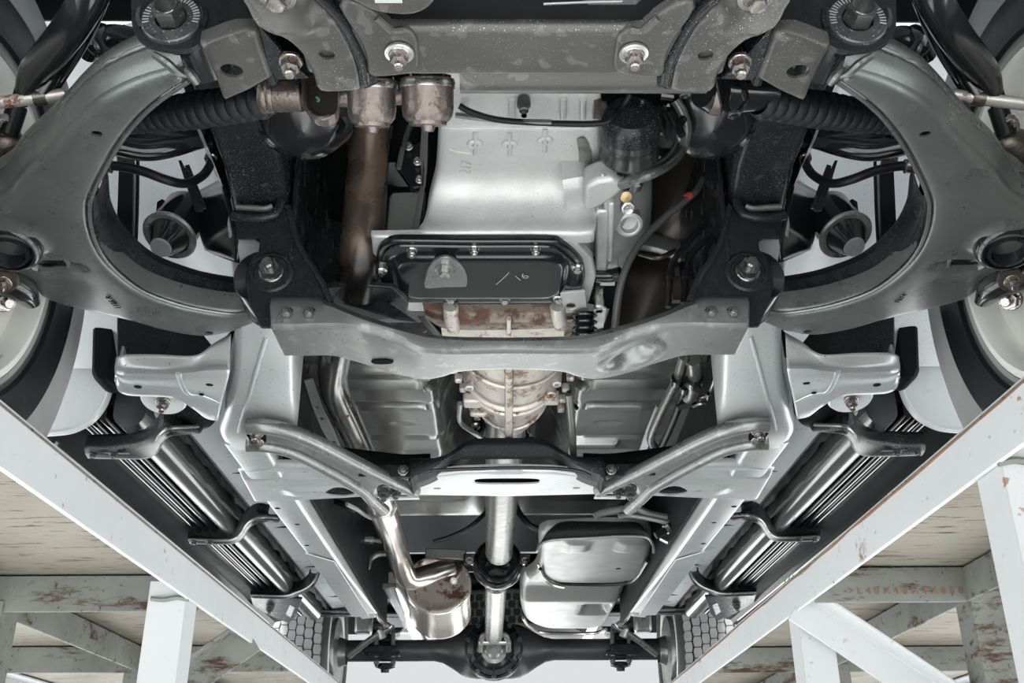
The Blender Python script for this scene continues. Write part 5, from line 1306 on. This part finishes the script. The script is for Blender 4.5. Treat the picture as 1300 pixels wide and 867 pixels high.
# ================================================================== diagonal twin braces under the cab member
for s, nm in ((-1, 'left'), (1, 'right')):
    o = thing('diagonal_brace', 'twin-tube diagonal brace from the %s frame rail to the cab cross member' % nm, 'brace', mx(P(420, 580, z=.505), s), 'diagonal braces')
    zb = .505
    t1 = Pz([(314, 541), (336, 541), (365, 547), (398, 560), (435, 579), (480, 602), (527, 624)], zb)
    t2 = Pz([(313, 565), (340, 566), (370, 573), (405, 590), (438, 608), (460, 622), (472, 634), (488, 648)], zb - .002)
    part('upper_tube', M().tube(t1, .0115, 14), MT['shaft'] if 0 else MT['cross'], o, s)
    part('lower_tube', M().tube(t2, .0105, 14), MT['cross'], o, s)
    w0 = resample(catmull(t1, 5), 24)[:20]; w1 = resample(catmull(t2, 5), 24)[:20]
    part('web_plate', M().ribbon([w0, [a.lerp(b, .5) + Vector((0, 0, .006)) for a, b in zip(w0, w1)], w1], 24, 4), MT['cross'], o, s, thick=.002)
    br_ = part('bolt_recess', M().box(P(326, 553, z=zb), (.022, .03, .010)), MT['ink'], o, s)
    bolt(br_, P(326, 549, z=zb - .006), (0, -.4, -1), .0085, MT['nut'], s, 'nut', 'brace_bolt')
    bolt(br_, P(325, 561, z=zb - .006), (0, -.4, -1), .0085, MT['nut'], s, 'head', 'brace_bolt')
    bolt(o, P(488, 622, z=zb - .004), (0, -.4, -1), .011, MT['nutd'], s, 'nut', 'brace_bolt')
    bolt(o, P(503, 622, z=zb - .002), (0, -.4, -1), .009, MT['nutd'], s, 'nut', 'brace_bolt')
    part('strip', M().bar(P(492, 633, z=.51), P(532, 632, z=.51), .012, .003), MT['frame'], o, s)

# ================================================================== running boards on curved brackets
def extrude_y(prof, y0, y1, n=2, zf=lambda y: 0):
    return M().loop([[Vector((x, y, z + zf(y))) for x, z in prof] for y in np.linspace(y0, y1, n)], True, True)
def rounded(prof, n=3): return [(p.x, p.y) for p in catmull([Vector((a, b, 0)) for a, b in prof], n, True)]
for s, nm in ((-1, 'left'), (1, 'right')):
    o = thing('running_board', 'glossy black ribbed running board below the %s sill' % nm, 'running board', mx((-.7, 2.4, .55), s), 'running boards')
    y0, y1 = 1.56, 3.36
    def arc(xc, zc, r, a0, a1, n=9): return [(xc + r * math.cos(R(a0 + (a1 - a0) * k / (n - 1))), zc + r * math.sin(R(a0 + (a1 - a0) * k / (n - 1)))) for k in range(n)]
    inner = arc(-.612, .597, .026, 0, -180, 15) + [(-.638, .64), (-.586, .64)]
    part('inner_tube', extrude_y(inner, y0, y1), MT['tubeg'], o, s)
    xs = [-.655, -.676, -.692]
    for k, x in enumerate(xs):
        rib = arc(x, .590, .007, 10, -190, 9) + [(x - .007, .63), (x + .007, .63)]
        part('rib', extrude_y(rib, y0, y1), MT['gloss'], o, s)
    part('tread_plate', M().box((-.69, (y0 + y1) / 2, .622), (.16, y1 - y0, .02)), MT['dark'], o, s)
    part('bright_strip', M().box((-.665, (y0 + y1) / 2, .608), (.006, y1 - y0, .01)), MT['steel'], o, s)
    part('bright_strip', M().box((-.684, (y0 + y1) / 2, .608), (.004, y1 - y0, .01)), MT['steel'], o, s)
    out = [(-.700, .63), (-.703, .60), (-.712, .585), (-.745, .578), (-.752, .566), (-.760, .562), (-.800, .556), (-.822, .575), (-.825, .64)]
    part('outer_skin', M().loop([[Vector((x, y, z)) for x, z in out] for y in (y0 - .03, y1 + .06)], False, False), MT['board'], o, s, thick=.004)
    part('edge_bead', M().tube([(-.752, y0, .5645), (-.752, y1, .5645)], .0022, 6, 0), MT['gloss'], o, s)
    part('end_cap', M().prism([Vector((x, y1 + .05, z)) for x, z in out], (0, .02, 0)), MT['board'], o, s, bevel=.004)
    # brackets
    for k, yb in enumerate((1.64, 2.52, 3.28)):
        # S-shaped bracket from the frame down to the board
        za = .545
        if k == 0:
            pth = [P(252, 545, z=.545), P(232, 546, z=.532), P(213, 548, z=.525), P(203, 557, z=.53), P(196, 570, z=.535), P(184, 577, z=.538), P(160, 578, z=.54), P(110, 577, z=.545)]
            up_ = [P(238, 540, z=.56), P(222, 528, z=.56), P(206, 528, z=.555), P(196, 544, z=.553), P(186, 556, z=.553), P(170, 563, z=.553), P(140, 565, z=.556), P(108, 566, z=.556)]
        elif k == 1:
            pth = [P(352, 660, z=.565), P(336, 659, z=.553), P(322, 662, z=.548), P(314, 668, z=.55), P(308, 678, z=.553), P(300, 685, z=.555), P(285, 688, z=.556), P(240, 687, z=.56)]
            up_ = [P(340, 652, z=.58), P(326, 650, z=.575), P(316, 655, z=.573), P(308, 664, z=.572), P(300, 674, z=.572), P(286, 680, z=.572), P(262, 682, z=.573), P(238, 681, z=.573)]
        else:
            pth = [P(404, 728, z=.60), P(399, 740, z=.575), P(390, 748, z=.565), P(376, 754, z=.562), P(360, 758, z=.562), P(318, 757, z=.565)]
            up_ = [P(394, 726, z=.61), P(392, 736, z=.59), P(384, 744, z=.583), P(370, 749, z=.58), P(352, 752, z=.58), P(318, 752, z=.58)]
        b = part('bracket', M().ribbon([[q + Vector((0, .004, .02)) for q in up_], up_, [a_.lerp(b_, .6) + Vector((0, -.002, -.002)) for a_, b_ in zip(resample(catmull(up_, 4), 8), resample(catmull(pth, 4), 8))], pth, [q + Vector((0, .012, -.001)) for q in pth], [q + Vector((0, .022, .016)) for q in pth]], 30, 3), MT['speckled'], o, s, thick=.004)
        lip = [p_ + Vector((0, -.004, .003)) for p_ in pth]
        part('bracket_lip', M().tube(lip, .0032, 8), MT['cross'], b, s)
        if k < 2:
            for t in ((118, 577), (144, 577)) if k == 0 else ((246, 688), (266, 688)):
                bolt(b, P(t[0], t[1], z=.537 if k == 0 else .553), (0, -.2, -1), .005 if k == 0 else .0055, MT['nutd'], s, 'head', 'bracket_bolt')
        # mounting bowl against the sill
    bw = P(232, 528, z=.56)
    part('bracket_bowl', M().lathe(bw + Vector((0, .01, .01)), (0, -.2, -1), [(.05, -.03), (.052, -.01), (.046, .006), (.03, .012), (0, .013)], 24), MT['speckled'], o, s)
    part('hook', M().tube([P(74, 560, z=.565), P(71, 566, z=.56), P(69, 575, z=.56), P(68, 582, z=.56)], .0035, 8), MT['cross'], o, s)
    # tail of the board with its reflector tab
    tl = [P(322, 762, z=.56), P(345, 768, z=.56), P(352, 764, z=.57), P(384, 764, z=.6), P(378, 780, z=.575), P(366, 791, z=.565), P(352, 787, z=.56), P(330, 776, z=.56)]
    part('board_tail', M().plate([Vector((q.x, q.y, .57)) for q in Pz([(318, 757), (350, 759), (384, 760), (376, 782), (367, 791), (352, 786), (332, 776), (320, 768)], .57)], (0, 0, .006)), MT['blackd'], o, s, bevel=.002)
    part('pale_tab', M().plate(Pz([(363, 779), (368, 768), (374, 771), (369, 783)], .568), (0, 0, -.002)), MT['white'], o, s)
    bolt(o, P(343, 770, z=.567), (0, -.3, -1), .011, MT['nutd'], s, 'nut', 'tail_bolt')

# ================================================================== prop shaft with its centre bearing
o = thing('driveshaft', 'pale grey two-piece propeller shaft down the centre', 'driveshaft', (0, 2.8, .62))
yA_, yB_, yC_ = 1.78, 2.87, 4.12
a, b, c = P(637, 622, y=1.80), P(634, 700, y=2.72), P(630, 722, y=2.95)
a = Vector((0, 1.62, .63)); b = P(633.5, 700, y=2.74); c = P(631, 720, y=2.96); d = P(627, 806, y=4.02)
part('front_tube', M().tube([a, b], .036, 32, 0), MT['shaft'], o)
part('tube_end', M().lathe(b, (b - a), [(.036, -.01), (.0375, 0), (.034, .012), (.030, .016), (.028, .03)], 32), MT['shaft'], o)
part('rear_tube', M().tube([P(630, 736, y=3.06), d], .0335, 32, 0), MT['shaft'], o)
part('tube_end', M().lathe(P(630, 738, y=3.05), Vector((0, -1, 0)), [(.0335, -.01), (.036, 0), (.038, .004), (.032, .02), (.026, .05)], 32), MT['shaft'], o)
part('tube_end', M().lathe(d, (d - b), [(.0335, -.02), (.0345, 0), (.028, .012), (.022, .03)], 32), MT['shaft'], o)
# universal joint at the axle
u = P(627, 815, y=4.10)
part('yoke', M().tube([P(611, 815, y=4.08), P(614, 806, y=4.06), P(627, 803, y=4.05), P(641, 806, y=4.06), P(645, 815, y=4.08)], .012, 10), MT['shaft'], o)
part('yoke', M().tube([P(609, 826, y=4.12), P(612, 812, y=4.08)], .012, 10, 0), MT['shaft'], o)
part('yoke', M().tube([P(645, 826, y=4.12), P(645, 812, y=4.08)], .012, 10, 0), MT['shaft'], o)
part('joint_cross', M().tube([P(608, 815, y=4.08), P(647, 815, y=4.08)], .011, 12, 0), MT['steel'], o)
part('pinion_flange', M().lathe(P(627, 822, y=4.11), (0, 1, -.03), [(.0, -.012), (.030, -.01), (.036, 0), (.038, .03), (.036, .055), (.05, .058), (.05, .068)], 28), MT['cross'], o)
o = thing('centre_bearing', 'black rubber centre bearing ring around the propeller shaft', 'bearing', P(631, 722, y=2.9))
cb = P(632, 716, y=2.90)
part('bearing_ring', M().lathe(cb, (0, -1, -.02), [(.036, .03), (.050, .034), (.058, .028), (.060, .018), (.068, .016), (.072, .006), (.072, -.01), (.066, -.02), (.062, -.02), (.060, -.03), (.05, -.034), (.035, -.034)], 40), MT['gloss'], o)
part('rubber_fold', M().lathe(cb, (0, -1, 0), [(.040, .026), (.046, .036), (.053, .037), (.057, .030)], 36), MT['rubber'], o)
yk = [P(590, 712, y=2.88), P(602, 712, y=2.88), P(607, 724, y=2.88), P(616, 738, y=2.88), P(631, 744, y=2.88), P(646, 738, y=2.88), P(655, 724, y=2.88), P(660, 712, y=2.88), P(675, 712, y=2.88)]
part('bearing_strap', M().tube(yk, .008, 10, 4), MT['black'], o)
for x in (596, 667):
    part('bearing_ear', M().box(P(x, 710, y=2.87), (.034, .02, .03)), MT['gloss'], o, bevel=.004)
    bolt(o, P(x, 711, y=2.855), (0, -.6, -.8), .008, MT['nut'], -1, 'head', 'ear_bolt')
# protective hoop cable in front
o = thing('hoop_cable', 'thin black cable arcing on both sides of the propeller shaft', 'cable', P(580, 670, y=2.5))
part('cable', M().tube([P(550, 688, y=2.5), P(570, 682, y=2.5), P(595, 670, y=2.5), P(615, 652, y=2.5), P(625, 638, y=2.5)], .006, 8), MT['rubber'], o)
part('cable', M().tube([P(652, 636, y=2.5), P(660, 652, y=2.5), P(675, 668, y=2.5), P(700, 676, y=2.5)], .008, 8), MT['rubber'], o)

# ================================================================== fuel tank
o = thing('fuel_tank', 'two-lobed grey steel fuel tank right of the propeller shaft', 'fuel tank', P(745, 740, z=.58))
zt = .585
ol = [(684, 690), (690, 683), (705, 680), (780, 677), (815, 679), (826, 684), (828, 700), (824, 716), (815, 735), (800, 755), (785, 775), (776, 788), (768, 797), (750, 801), (710, 801), (690, 800), (672, 794), (664, 786), (660, 770), (662, 752), (668, 738), (680, 728), (684, 710)]
O = catmull(Pz(ol, zt), 3, True)
fx_ = [q.y for q in Pz([(750, 682), (750, 739), (750, 744), (750, 762), (750, 800)], zt)]
xm = P(745, 720, z=zt).x
def trel(x, y):
    z = np.zeros_like(x)
    st = ss(fx_[1] - .02, fx_[1] + .03, y)
    z += .035 * ss(fx_[1] - .01, fx_[1] + .02, y)                 # step up to the rear lobe
    z -= .030 * ss(fx_[3] - .02, fx_[3] + .05, y) * ss(xm + .17, xm + .12, x)
    # pads
    for px_ in (732, 800):
        q = P(px_, 694, z=zt)
        z -= .006 * ss(.028, .022, np.abs(x - q.x)) * ss(.055, .045, np.abs(y - q.y))
    q = P(748, 776, z=zt)
    z += .03 * ss(.045, .03, np.abs(x - P(757, 772, z=zt).x)) * ss(.10, .05, np.abs(y - q.y))
    return z
h = P(785, 722, z=zt)
part('tank_shell', M().stamp([(q.x, q.y) for q in O], zt, .026, .012, .014, [(h.x, h.y, .007, .010)], relief=trel), MT['tank'], o, sharp=60)
yF = P(750, 679, z=zt).y
fr = [P(a, b, y=yF - .012) for a, b in ((682, 700), (685, 692), (692, 688), (706, 685), (750, 683), (780, 681), (812, 681), (824, 684), (829, 692), (830, 702))]
part('front_bulge', M().ribbon([[q + Vector((0, .004, -.001)) for q in fr], [P(a, b, y=yF - .022) for a, b in ((686, 690), (692, 680), (706, 675), (750, 673), (780, 672), (812, 673), (822, 678), (827, 688))], [P(a, b, y=yF - .010) for a, b in ((692, 682), (698, 672), (712, 664), (750, 662), (780, 661), (806, 663), (816, 669), (823, 682))], [P(a, b, y=yF + .05) for a, b in ((700, 676), (706, 666), (718, 659), (750, 657), (780, 656), (800, 658), (810, 664), (818, 676))]], 30, 4), MT['matte'], o)
part('seam_flange', M().tube(fr, .0035, 8), MT['tank'], o)
part('front_lobe_band', M().tube(Pz([(686, 722), (692, 732), (706, 740), (740, 742), (790, 741), (808, 733), (822, 712)], zt - .002), .005, 8), MT['black'], o)
part('side_seam', M().tube(Pz([(664, 784), (672, 795), (690, 803), (750, 804), (770, 799)], zt + .015), .006, 8), MT['inox'], o)
part('side_seam', M().tube(Pz([(684, 715), (690, 733), (700, 742), (715, 746)], zt + .012), .005, 8), MT['inox'], o)
part('embossed_mark', M().tube([P(712, 756, z=.606), P(722, 758, z=.606), P(730, 757, z=.606)], .003, 6), MT['tank'], o)
# pipes above the tank
pp = [([(755, 656), (762, 652), (780, 648), (805, 645), (825, 652), (850, 656), (862, 646), (868, 636)], .008), ([(785, 656), (800, 654), (830, 659), (856, 664), (866, 658), (880, 640)], .006), ([(832, 680), (846, 672), (862, 656)], .008)]
for k, (pts, r) in enumerate(pp):
    o = thing('filler_hose', ('pale bent pipe arching above the fuel tank', 'thinner pipe clipped under the arching pipe above the tank', 'short black hose at the right shoulder of the tank')[k], 'pipe', P(*pts[2], y=2.28), 'pipes above the fuel tank')
    part('hose', M().tube(Py(pts, 2.28 - .02 * k), r, 10), MT['tank'] if k < 2 else MT['rubber'], o)
    part('hose_clip', M().tube([P(pts[3][0] - 3, pts[3][1], y=2.28 - .02 * k), P(pts[3][0] + 3, pts[3][1] + .5, y=2.28 - .02 * k)] if k < 2 else [P(845, 673, y=2.24), P(849, 670, y=2.24)], r * 1.4, 10, 0), MT['steel'], o)
for k, pts in enumerate((((852, 690), (858, 682), (868, 668), (876, 656)), ((866, 668), (876, 655), (888, 640)), ((876, 652), (884, 642), (892, 636)))):
    o = thing('brake_line_clip', ('lowest bent brake line with bright clip inside the right rail', 'middle bent brake line with bright clip inside the right rail', 'top bent brake line with bright clip inside the right rail')[k], 'brake line', P(*pts[1], y=2.3), 'clipped brake lines')
    part('line', M().tube(Py([(pts[0][0] - 14, pts[0][1] - 6), pts[0]] + list(pts[1:]), 2.3), .0045, 8, 2), MT['steel'], o)
    part('clip', M().box(P(pts[2][0] + 4, pts[2][1] + 4, y=2.29), (.022, .01, .012)), MT['white'], o, bevel=.001)

# ================================================================== rear axle
MT['axle'] = mat('axle_black_paint', (.030, .033, .034), .36, .15, (.04, .043, .045), 6, .5)
o = thing('rear_axle', 'black live rear axle with round differential housing', 'axle', (0, 4.355, .5))
ya = 4.355
def axz(px, py): return P(px, py, y=ya)
zc_ = axz(500, 826).z
cxn = axz(627, 826).x
secs = []
N_ = 41
for k in range(N_):
    t = k / (N_ - 1); x = -.70 + 1.40 * t
    dx = abs(x - cxn)
    w_ = float(ss(.24, .08, dx))
    r0 = .043 + .068 * w_
    zc0 = zc_ - .006 * w_
    ry = .043 + .07 * w_
    secs.append([Vector((x, ya + ry * math.cos(2 * math.pi * j / 28), zc0 + r0 * math.sin(2 * math.pi * j / 28))) for j in range(28)])
part('axle_housing', M().loop(secs), MT['axle'], o)
dc = P(627, 823, y=ya - .10)
part('differential_flange', M().lathe(dc, (0, -1, 0), [(.112, -.04), (.118, -.01), (.118, .006), (.110, .010), (.104, .002), (.085, .008), (.06, .05), (.05, .06), (.04, .06)], 48), MT['black'], o)
for k in range(10):
    an = R(36 * k + 18); d = Vector((math.cos(an), 0, math.sin(an)))
    bolt(o, dc + d * .109 + Vector((0, -.008, 0)), (0, -1, 0), .0075, MT['nutd'], -1, 'head', 'housing_bolt')
for an in (35, 145, 215, 325, 270):
    d = Vector((math.cos(R(an)), 0, math.sin(R(an))))
    part('housing_rib', M().bar(dc + d * .11 + Vector((0, -.004, 0)), dc + d * .045 + Vector((0, -.055, 0)), .008, .02, (0, -1, 0)), MT['black'], o, bevel=.002)
part('drain_lug', M().box(P(612, 854, y=ya - .06), (.04, .03, .03)), MT['black'], o, bevel=.005)
part('flange_rim', M().lathe(P(627, 824, y=ya - .085), (0, -1, 0), [(.118, -.006), (.123, 0), (.118, .006)], 48), MT['cross'], o)
for s, nm in ((-1, 'left'), (1, 'right')):
    part('spring_seat', M().box(mx(P(483, 826, y=ya - .02), -1), (.13, .12, .03)), MT['black'], o, s, bevel=.006)
    # leaf spring, U-bolts and shock absorber
    o2 = thing('leaf_spring', 'black leaf spring clamped by U-bolts on the %s of the rear axle' % nm, 'leaf spring', mx((-.50, 4.3, .5), s), 'rear leaf springs')
    xs_ = P(484, 826, y=ya).x
    for k in range(4):
        L_ = .62 - .13 * k
        pts = [Vector((xs_, ya + t * L_, zc_ + .088 - .012 * k + .10 * (t * L_) ** 2 / .38)) for t in np.linspace(-1, 1, 13)]
        lf = []
        for p_ in pts: lf.append([p_ + Vector((-.030, 0, -.005)), p_ + Vector((.030, 0, -.005)), p_ + Vector((.030, 0, .005)), p_ + Vector((-.030, 0, .005))])
        part('leaf', M().loop(lf), MT['black'], o2, s)
    for dx_, a0 in ((-.06, 478), (.04, 499)):
        part('u_bolt', M().tube([P(a0, 799, y=ya - .055), P(a0, 812, y=ya - .06), P(a0, 834, y=ya - .06)], .009, 10, 0), MT['cross'], o2, s)
        part('u_bolt', M().tube([P(a0, 799, y=ya + .055), P(a0, 812, y=ya + .06), P(a0, 834, y=ya + .06)], .009, 10, 0), MT['cross'], o2, s)
    part('clamp_plate', M().box(P(489, 833, y=ya), (.13, .15, .018)), MT['black'], o2, s, bevel=.004)
    for a0 in (478, 499):
        bolt(o2, P(a0, 839, y=ya - .06), (0, 0, -1), .011, MT['nutd'], s, 'nut', 'u_bolt_nut')
    part('bump_pad', M().box(P(487, 811, y=ya - .02), (.07, .07, .035)), MT['rubber'], o2, s, bevel=.008)
    part('spring_shackle', M().lathe(P(489, 846, y=ya), (0, 0, -1), [(.04, -.01), (.04, .006), (.018, .012), (.016, .025), (0, .026)], 16), MT['black'], o2, s)
    o3 = thing('shock_absorber', 'slim shock absorber rod slanting by the %s rear wheel' % nm, 'shock absorber', mx(P(470, 815, y=4.2), s), 'rear shock absorbers')
    part('damper_tube', M().tube([P(442, 833, y=4.25), P(470, 812, y=4.22), P(482, 804, y=4.2)], .013, 12, 0), MT['cross'], o3, s)
    part('damper_rod', M().tube([P(480, 806, y=4.2), P(500, 795, y=4.18)], .008, 10, 0), MT['shaft'], o3, s)
    part('damper_eye', M().tube([P(482, 800, y=4.2), P(486, 810, y=4.2)], .016, 12, 0), MT['frame'], o3, s)
    # rail end hook, brake pipe, white hanger bar
    o4 = thing('parking_brake_cable', 'dark brake cable hanging in bends inside the %s rail end' % nm, 'brake cable', mx(P(470, 760, y=3.4), s), 'parking brake cables')
    part('cable', M().tube(Py([(470, 722), (466, 738), (472, 758), (480, 778), (484, 786), (496, 796)], 3.4), .008, 8), MT['cross'], o4, s)
    part('cable_sleeve', M().tube(Py([(480, 778), (484, 786), (490, 791)], 3.39), .011, 10), MT['shaft'], o4, s)
    part('cable_clip', M().box(P(467, 742, y=3.39), (.02, .01, .014)), MT['shaft'], o4, s, bevel=.002)
    o5 = thing('rail_end_bracket', 'grey closing bracket with dark ledge at the %s rail end above the tyre' % nm, 'bracket', mx(P(440, 770, y=3.4), s), 'rail end brackets')
    part('ledge', M().box(P(424, 774, y=3.42), (.13, .05, .04)), MT['black'], o5, s, bevel=.008)
    part('ledge_lip', M().tube([P(404, 776, y=3.40), P(448, 777, y=3.40)], .006, 8, 0), MT['cross'], o5, s)
    part('end_cup', M().plate(Py([(448, 770), (470, 768), (478, 776), (476, 782), (458, 784)], 3.32), (0, .03, 0)), MT['frame'], o5, s, bevel=.004)
    part('rubber_block', M().box(P(462, 792, y=3.7), (.06, .05, .07)), MT['cross'], o5, s, bevel=.01)
# heat shield strip on the left of the muffler, rear cross bar, hanger bracket
o = thing('heat_shield_strip', 'white-edged folded metal strip left of the muffler', 'heat shield', P(505, 770, y=3.1))
hs = [[P(484, 742, y=3.0), P(496, 764, y=3.0), P(507, 783, y=3.05), P(513, 797, y=3.1)], [P(490, 743, y=2.98), P(502, 764, y=2.98), P(511, 782, y=3.03), P(515, 798, y=3.1)], [P(500, 742, y=3.0), P(506, 762, y=3.0), P(513, 780, y=3.05), P(516, 796, y=3.1)]]
part('strip', M().ribbon(hs, 14, 3), MT['white'], o, thick=.003)
part('strip_foot', M().box(P(494, 744, y=2.98), (.04, .01, .016)), MT['shaft'], o, bevel=.003)
o = thing('muffler_hanger', 'grey curved hanger bracket between left rail and muffler', 'bracket', P(470, 708, y=2.8))
part('hanger_arch', M().ribbon([Py([(447, 716), (462, 718), (466, 708), (476, 700), (492, 699)], 2.80), Py([(449, 724), (468, 724), (473, 712), (480, 707), (492, 706)], 2.80)], 20), MT['shaft'], o, thick=.004)
part('hanger_ear', M().box(P(452, 714, y=2.79), (.03, .012, .03)), MT['shaft'], o, bevel=.003)
bolt(o, P(450, 726, y=2.78), (-.3, -.6, -.7), .009, MT['steel'], -1, 'nut', 'hanger_bolt')
part('cross_bar', M().bar(P(540, 703, y=2.9), P(592, 705, y=2.9), .02, .03), MT['shaft'], o, bevel=.003)
# flexible hoses seen above
o = thing('rear_bed_pipe', 'thin pale pipe under the load bed left of the exhaust', 'pipe', P(450, 680, y=2.7))
part('line', M().tube(Py([(444, 682), (460, 685), (476, 686), (490, 688)], 2.7), .006, 8), MT['tank'], o)
part('line_fitting', M().tube(Py([(464, 685), (474, 686)], 2.69), .010, 10, 0), MT['steel'], o)

# ================================================================== rear wheels and spare
def rear_wheel(s, label):
    c = Vector((-.800, 4.355, .612))
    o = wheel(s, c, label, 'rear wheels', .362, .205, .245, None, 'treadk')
    part('brake_drum', M().lathe(c, (1, 0, 0), [(.05, .16), (.06, .13), (.135, .125), (.145, .11), (.145, .0), (.14, -.03)], 40), MT['cross'], o, s)
    ro = .362
    # tread blocks: rows of six-sided lugs standing proud of the carcass
    m = M()
    rows = [(-.098, .026, 0), (-.064, .030, .5), (-.031, .028, .2), (0, .027, .7), (.031, .028, .2), (.064, .030, .5), (.098, .026, 0)]
    n = 58
    for x0_, wd, ph in rows:
        for k in range(n):
            a0 = 2 * math.pi * (k + ph) / n
            if not (math.sin(a0) < .55): continue
            da = 2 * math.pi / n * .47
            vs = []
            for rr in (ro - .012, ro + .004):
                for (u, v) in ((-.80, -1), (.74, -.95), (1.02, -.35), (.98, .3), (.78, 1), (-.76, .95), (-1.0, .35), (-1.02, -.3)):
                    an = a0 + v * da
                    vs.append(c + Vector((x0_ + u * wd * .52, rr * math.cos(an), rr * math.sin(an))))
            fs = [(8, 9, 10, 11, 12, 13, 14, 15)] + [(i, (i + 1) % 8, 8 + (i + 1) % 8, 8 + i) for i in range(8)]
            m.add(vs, fs)
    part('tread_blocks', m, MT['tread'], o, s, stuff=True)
    return o
rear_wheel(-1, 'left rear wheel, tall tyre with dusty zigzag tread blocks')
rear_wheel(1, 'right rear wheel, tall tyre with dusty zigzag tread blocks')
o = thing('spare_wheel', 'spare tyre slung under the load bed behind the axle', 'wheel', (0, 5.0, .76))
c = Vector((.02, 4.95, .83))
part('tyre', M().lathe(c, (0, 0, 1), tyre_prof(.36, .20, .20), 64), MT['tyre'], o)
part('rim', M().lathe(c, (0, 0, 1), [(.20, -.06), (.19, -.03), (.12, 0), (0, 0)], 40), MT['rim'], o)
m = M()
for k in range(54):
    a0 = 2 * math.pi * k / 54
    for zz, ph in ((-.05, 0), (-.017, .5), (.017, 0), (.05, .5)):
        an0 = a0 + ph * 2 * math.pi / 54; da = math.pi / 54 * .8
        if math.sin(an0) > .2: continue
        vs = [c + Vector((rr * math.cos(an0 + v * da), rr * math.sin(an0 + v * da), zz + u * .015)) for rr in (.352, .364) for u, v in ((-1, -.8), (-1, .8), (0, 1), (1, .8), (1, -.8), (0, -1))]
        m.add(vs, [(6, 7, 8, 9, 10, 11)] + [(i, (i + 1) % 6, 6 + (i + 1) % 6, 6 + i) for i in range(6)])
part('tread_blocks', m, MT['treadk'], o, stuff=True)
# wiring and lines along the right floor pan
for k, (pts, r, mt_, lab) in enumerate((
    ([(868, 452), (860, 480), (848, 505), (836, 530), (826, 556), (832, 570)], .008, 'shaft', 'pale bent fuel pipe beside the right floor pan'),
    ([(878, 455), (870, 490), (862, 515), (852, 540), (838, 570), (826, 590)], .007, 'rubber', 'black fuel hose running beside the pale bent pipe'),
    ([(880, 456), (882, 480), (878, 500), (874, 505)], .012, 'shaft', 'short thick grey hose ending under the cross member, right side'),
    ([(912, 452), (914, 500), (912, 530), (898, 548), (890, 556)], .006, 'shaft', 'long thin pipe curving down by the right frame rail'),
    ([(890, 505), (900, 500), (908, 480), (912, 470)], .003, 'steel', 'thin wire by the right frame rail'))):
    o = thing('underfloor_line', lab, 'pipe', P(*pts[2], z=.66), 'lines beside the right floor pan')
    part('line', M().tube([P(a, b, z=.66 - .004 * k) for a, b in pts], r, 10), MT[mt_], o)
    part('line_clamp', M().tube([P(pts[1][0], pts[1][1], z=.655 - .004 * k), P(pts[1][0] - 1, pts[1][1] + 6, z=.655 - .004 * k)], r * 1.3, 10, 0), MT['gloss'], o)
o = thing('line_bracket', 'dark strap bracket crossing the lines beside the right floor pan', 'bracket', P(880, 512, z=.645))
part('strap', M().plate(Pz([(858, 516), (896, 504), (897, 512), (862, 521)], .645), (0, 0, .004)), MT['gloss'], o, bevel=.001)
part('strap_loop', M().tube(Pz([(880, 516), (888, 513), (896, 513)], .643), .003, 8), MT['steel'], o)
part('shield_strip', M().plate(Pz([(833, 516), (838, 520), (826, 560), (816, 584), (808, 584), (820, 548)], .69), (0, 0, .004)), MT['white'], o, bevel=.001)
o = thing('inner_seat_rail', 'perforated grey strip beside the bent exhaust pipe', 'strip', P(405, 530, z=.67))
m = M(); 
hol = [[P(a + 2.6 * math.cos(t), b + 1.8 * math.sin(t), z=.675) for t in np.linspace(0, 2 * math.pi, 10, endpoint=False)] for a, b in ((402, 518), (408, 532), (424, 562))]
part('strip', m.plate(Pz([(386, 484), (397, 482), (410, 520), (424, 548), (434, 572), (424, 572), (408, 545), (396, 516)], .675), (0, 0, .004), hol), MT['frame'], o, bevel=.001)
for a, b in ((366, 486), (366, 508)):
    bolt(o, P(a, b, z=.70), (.2, -.4, -.9), .011, MT['frame'], -1, 'nut', 'strip_stud')
part('strip_plate', M().box(P(374, 530, z=.72), (.05, .10, .02)), MT['black'], o, bevel=.004)
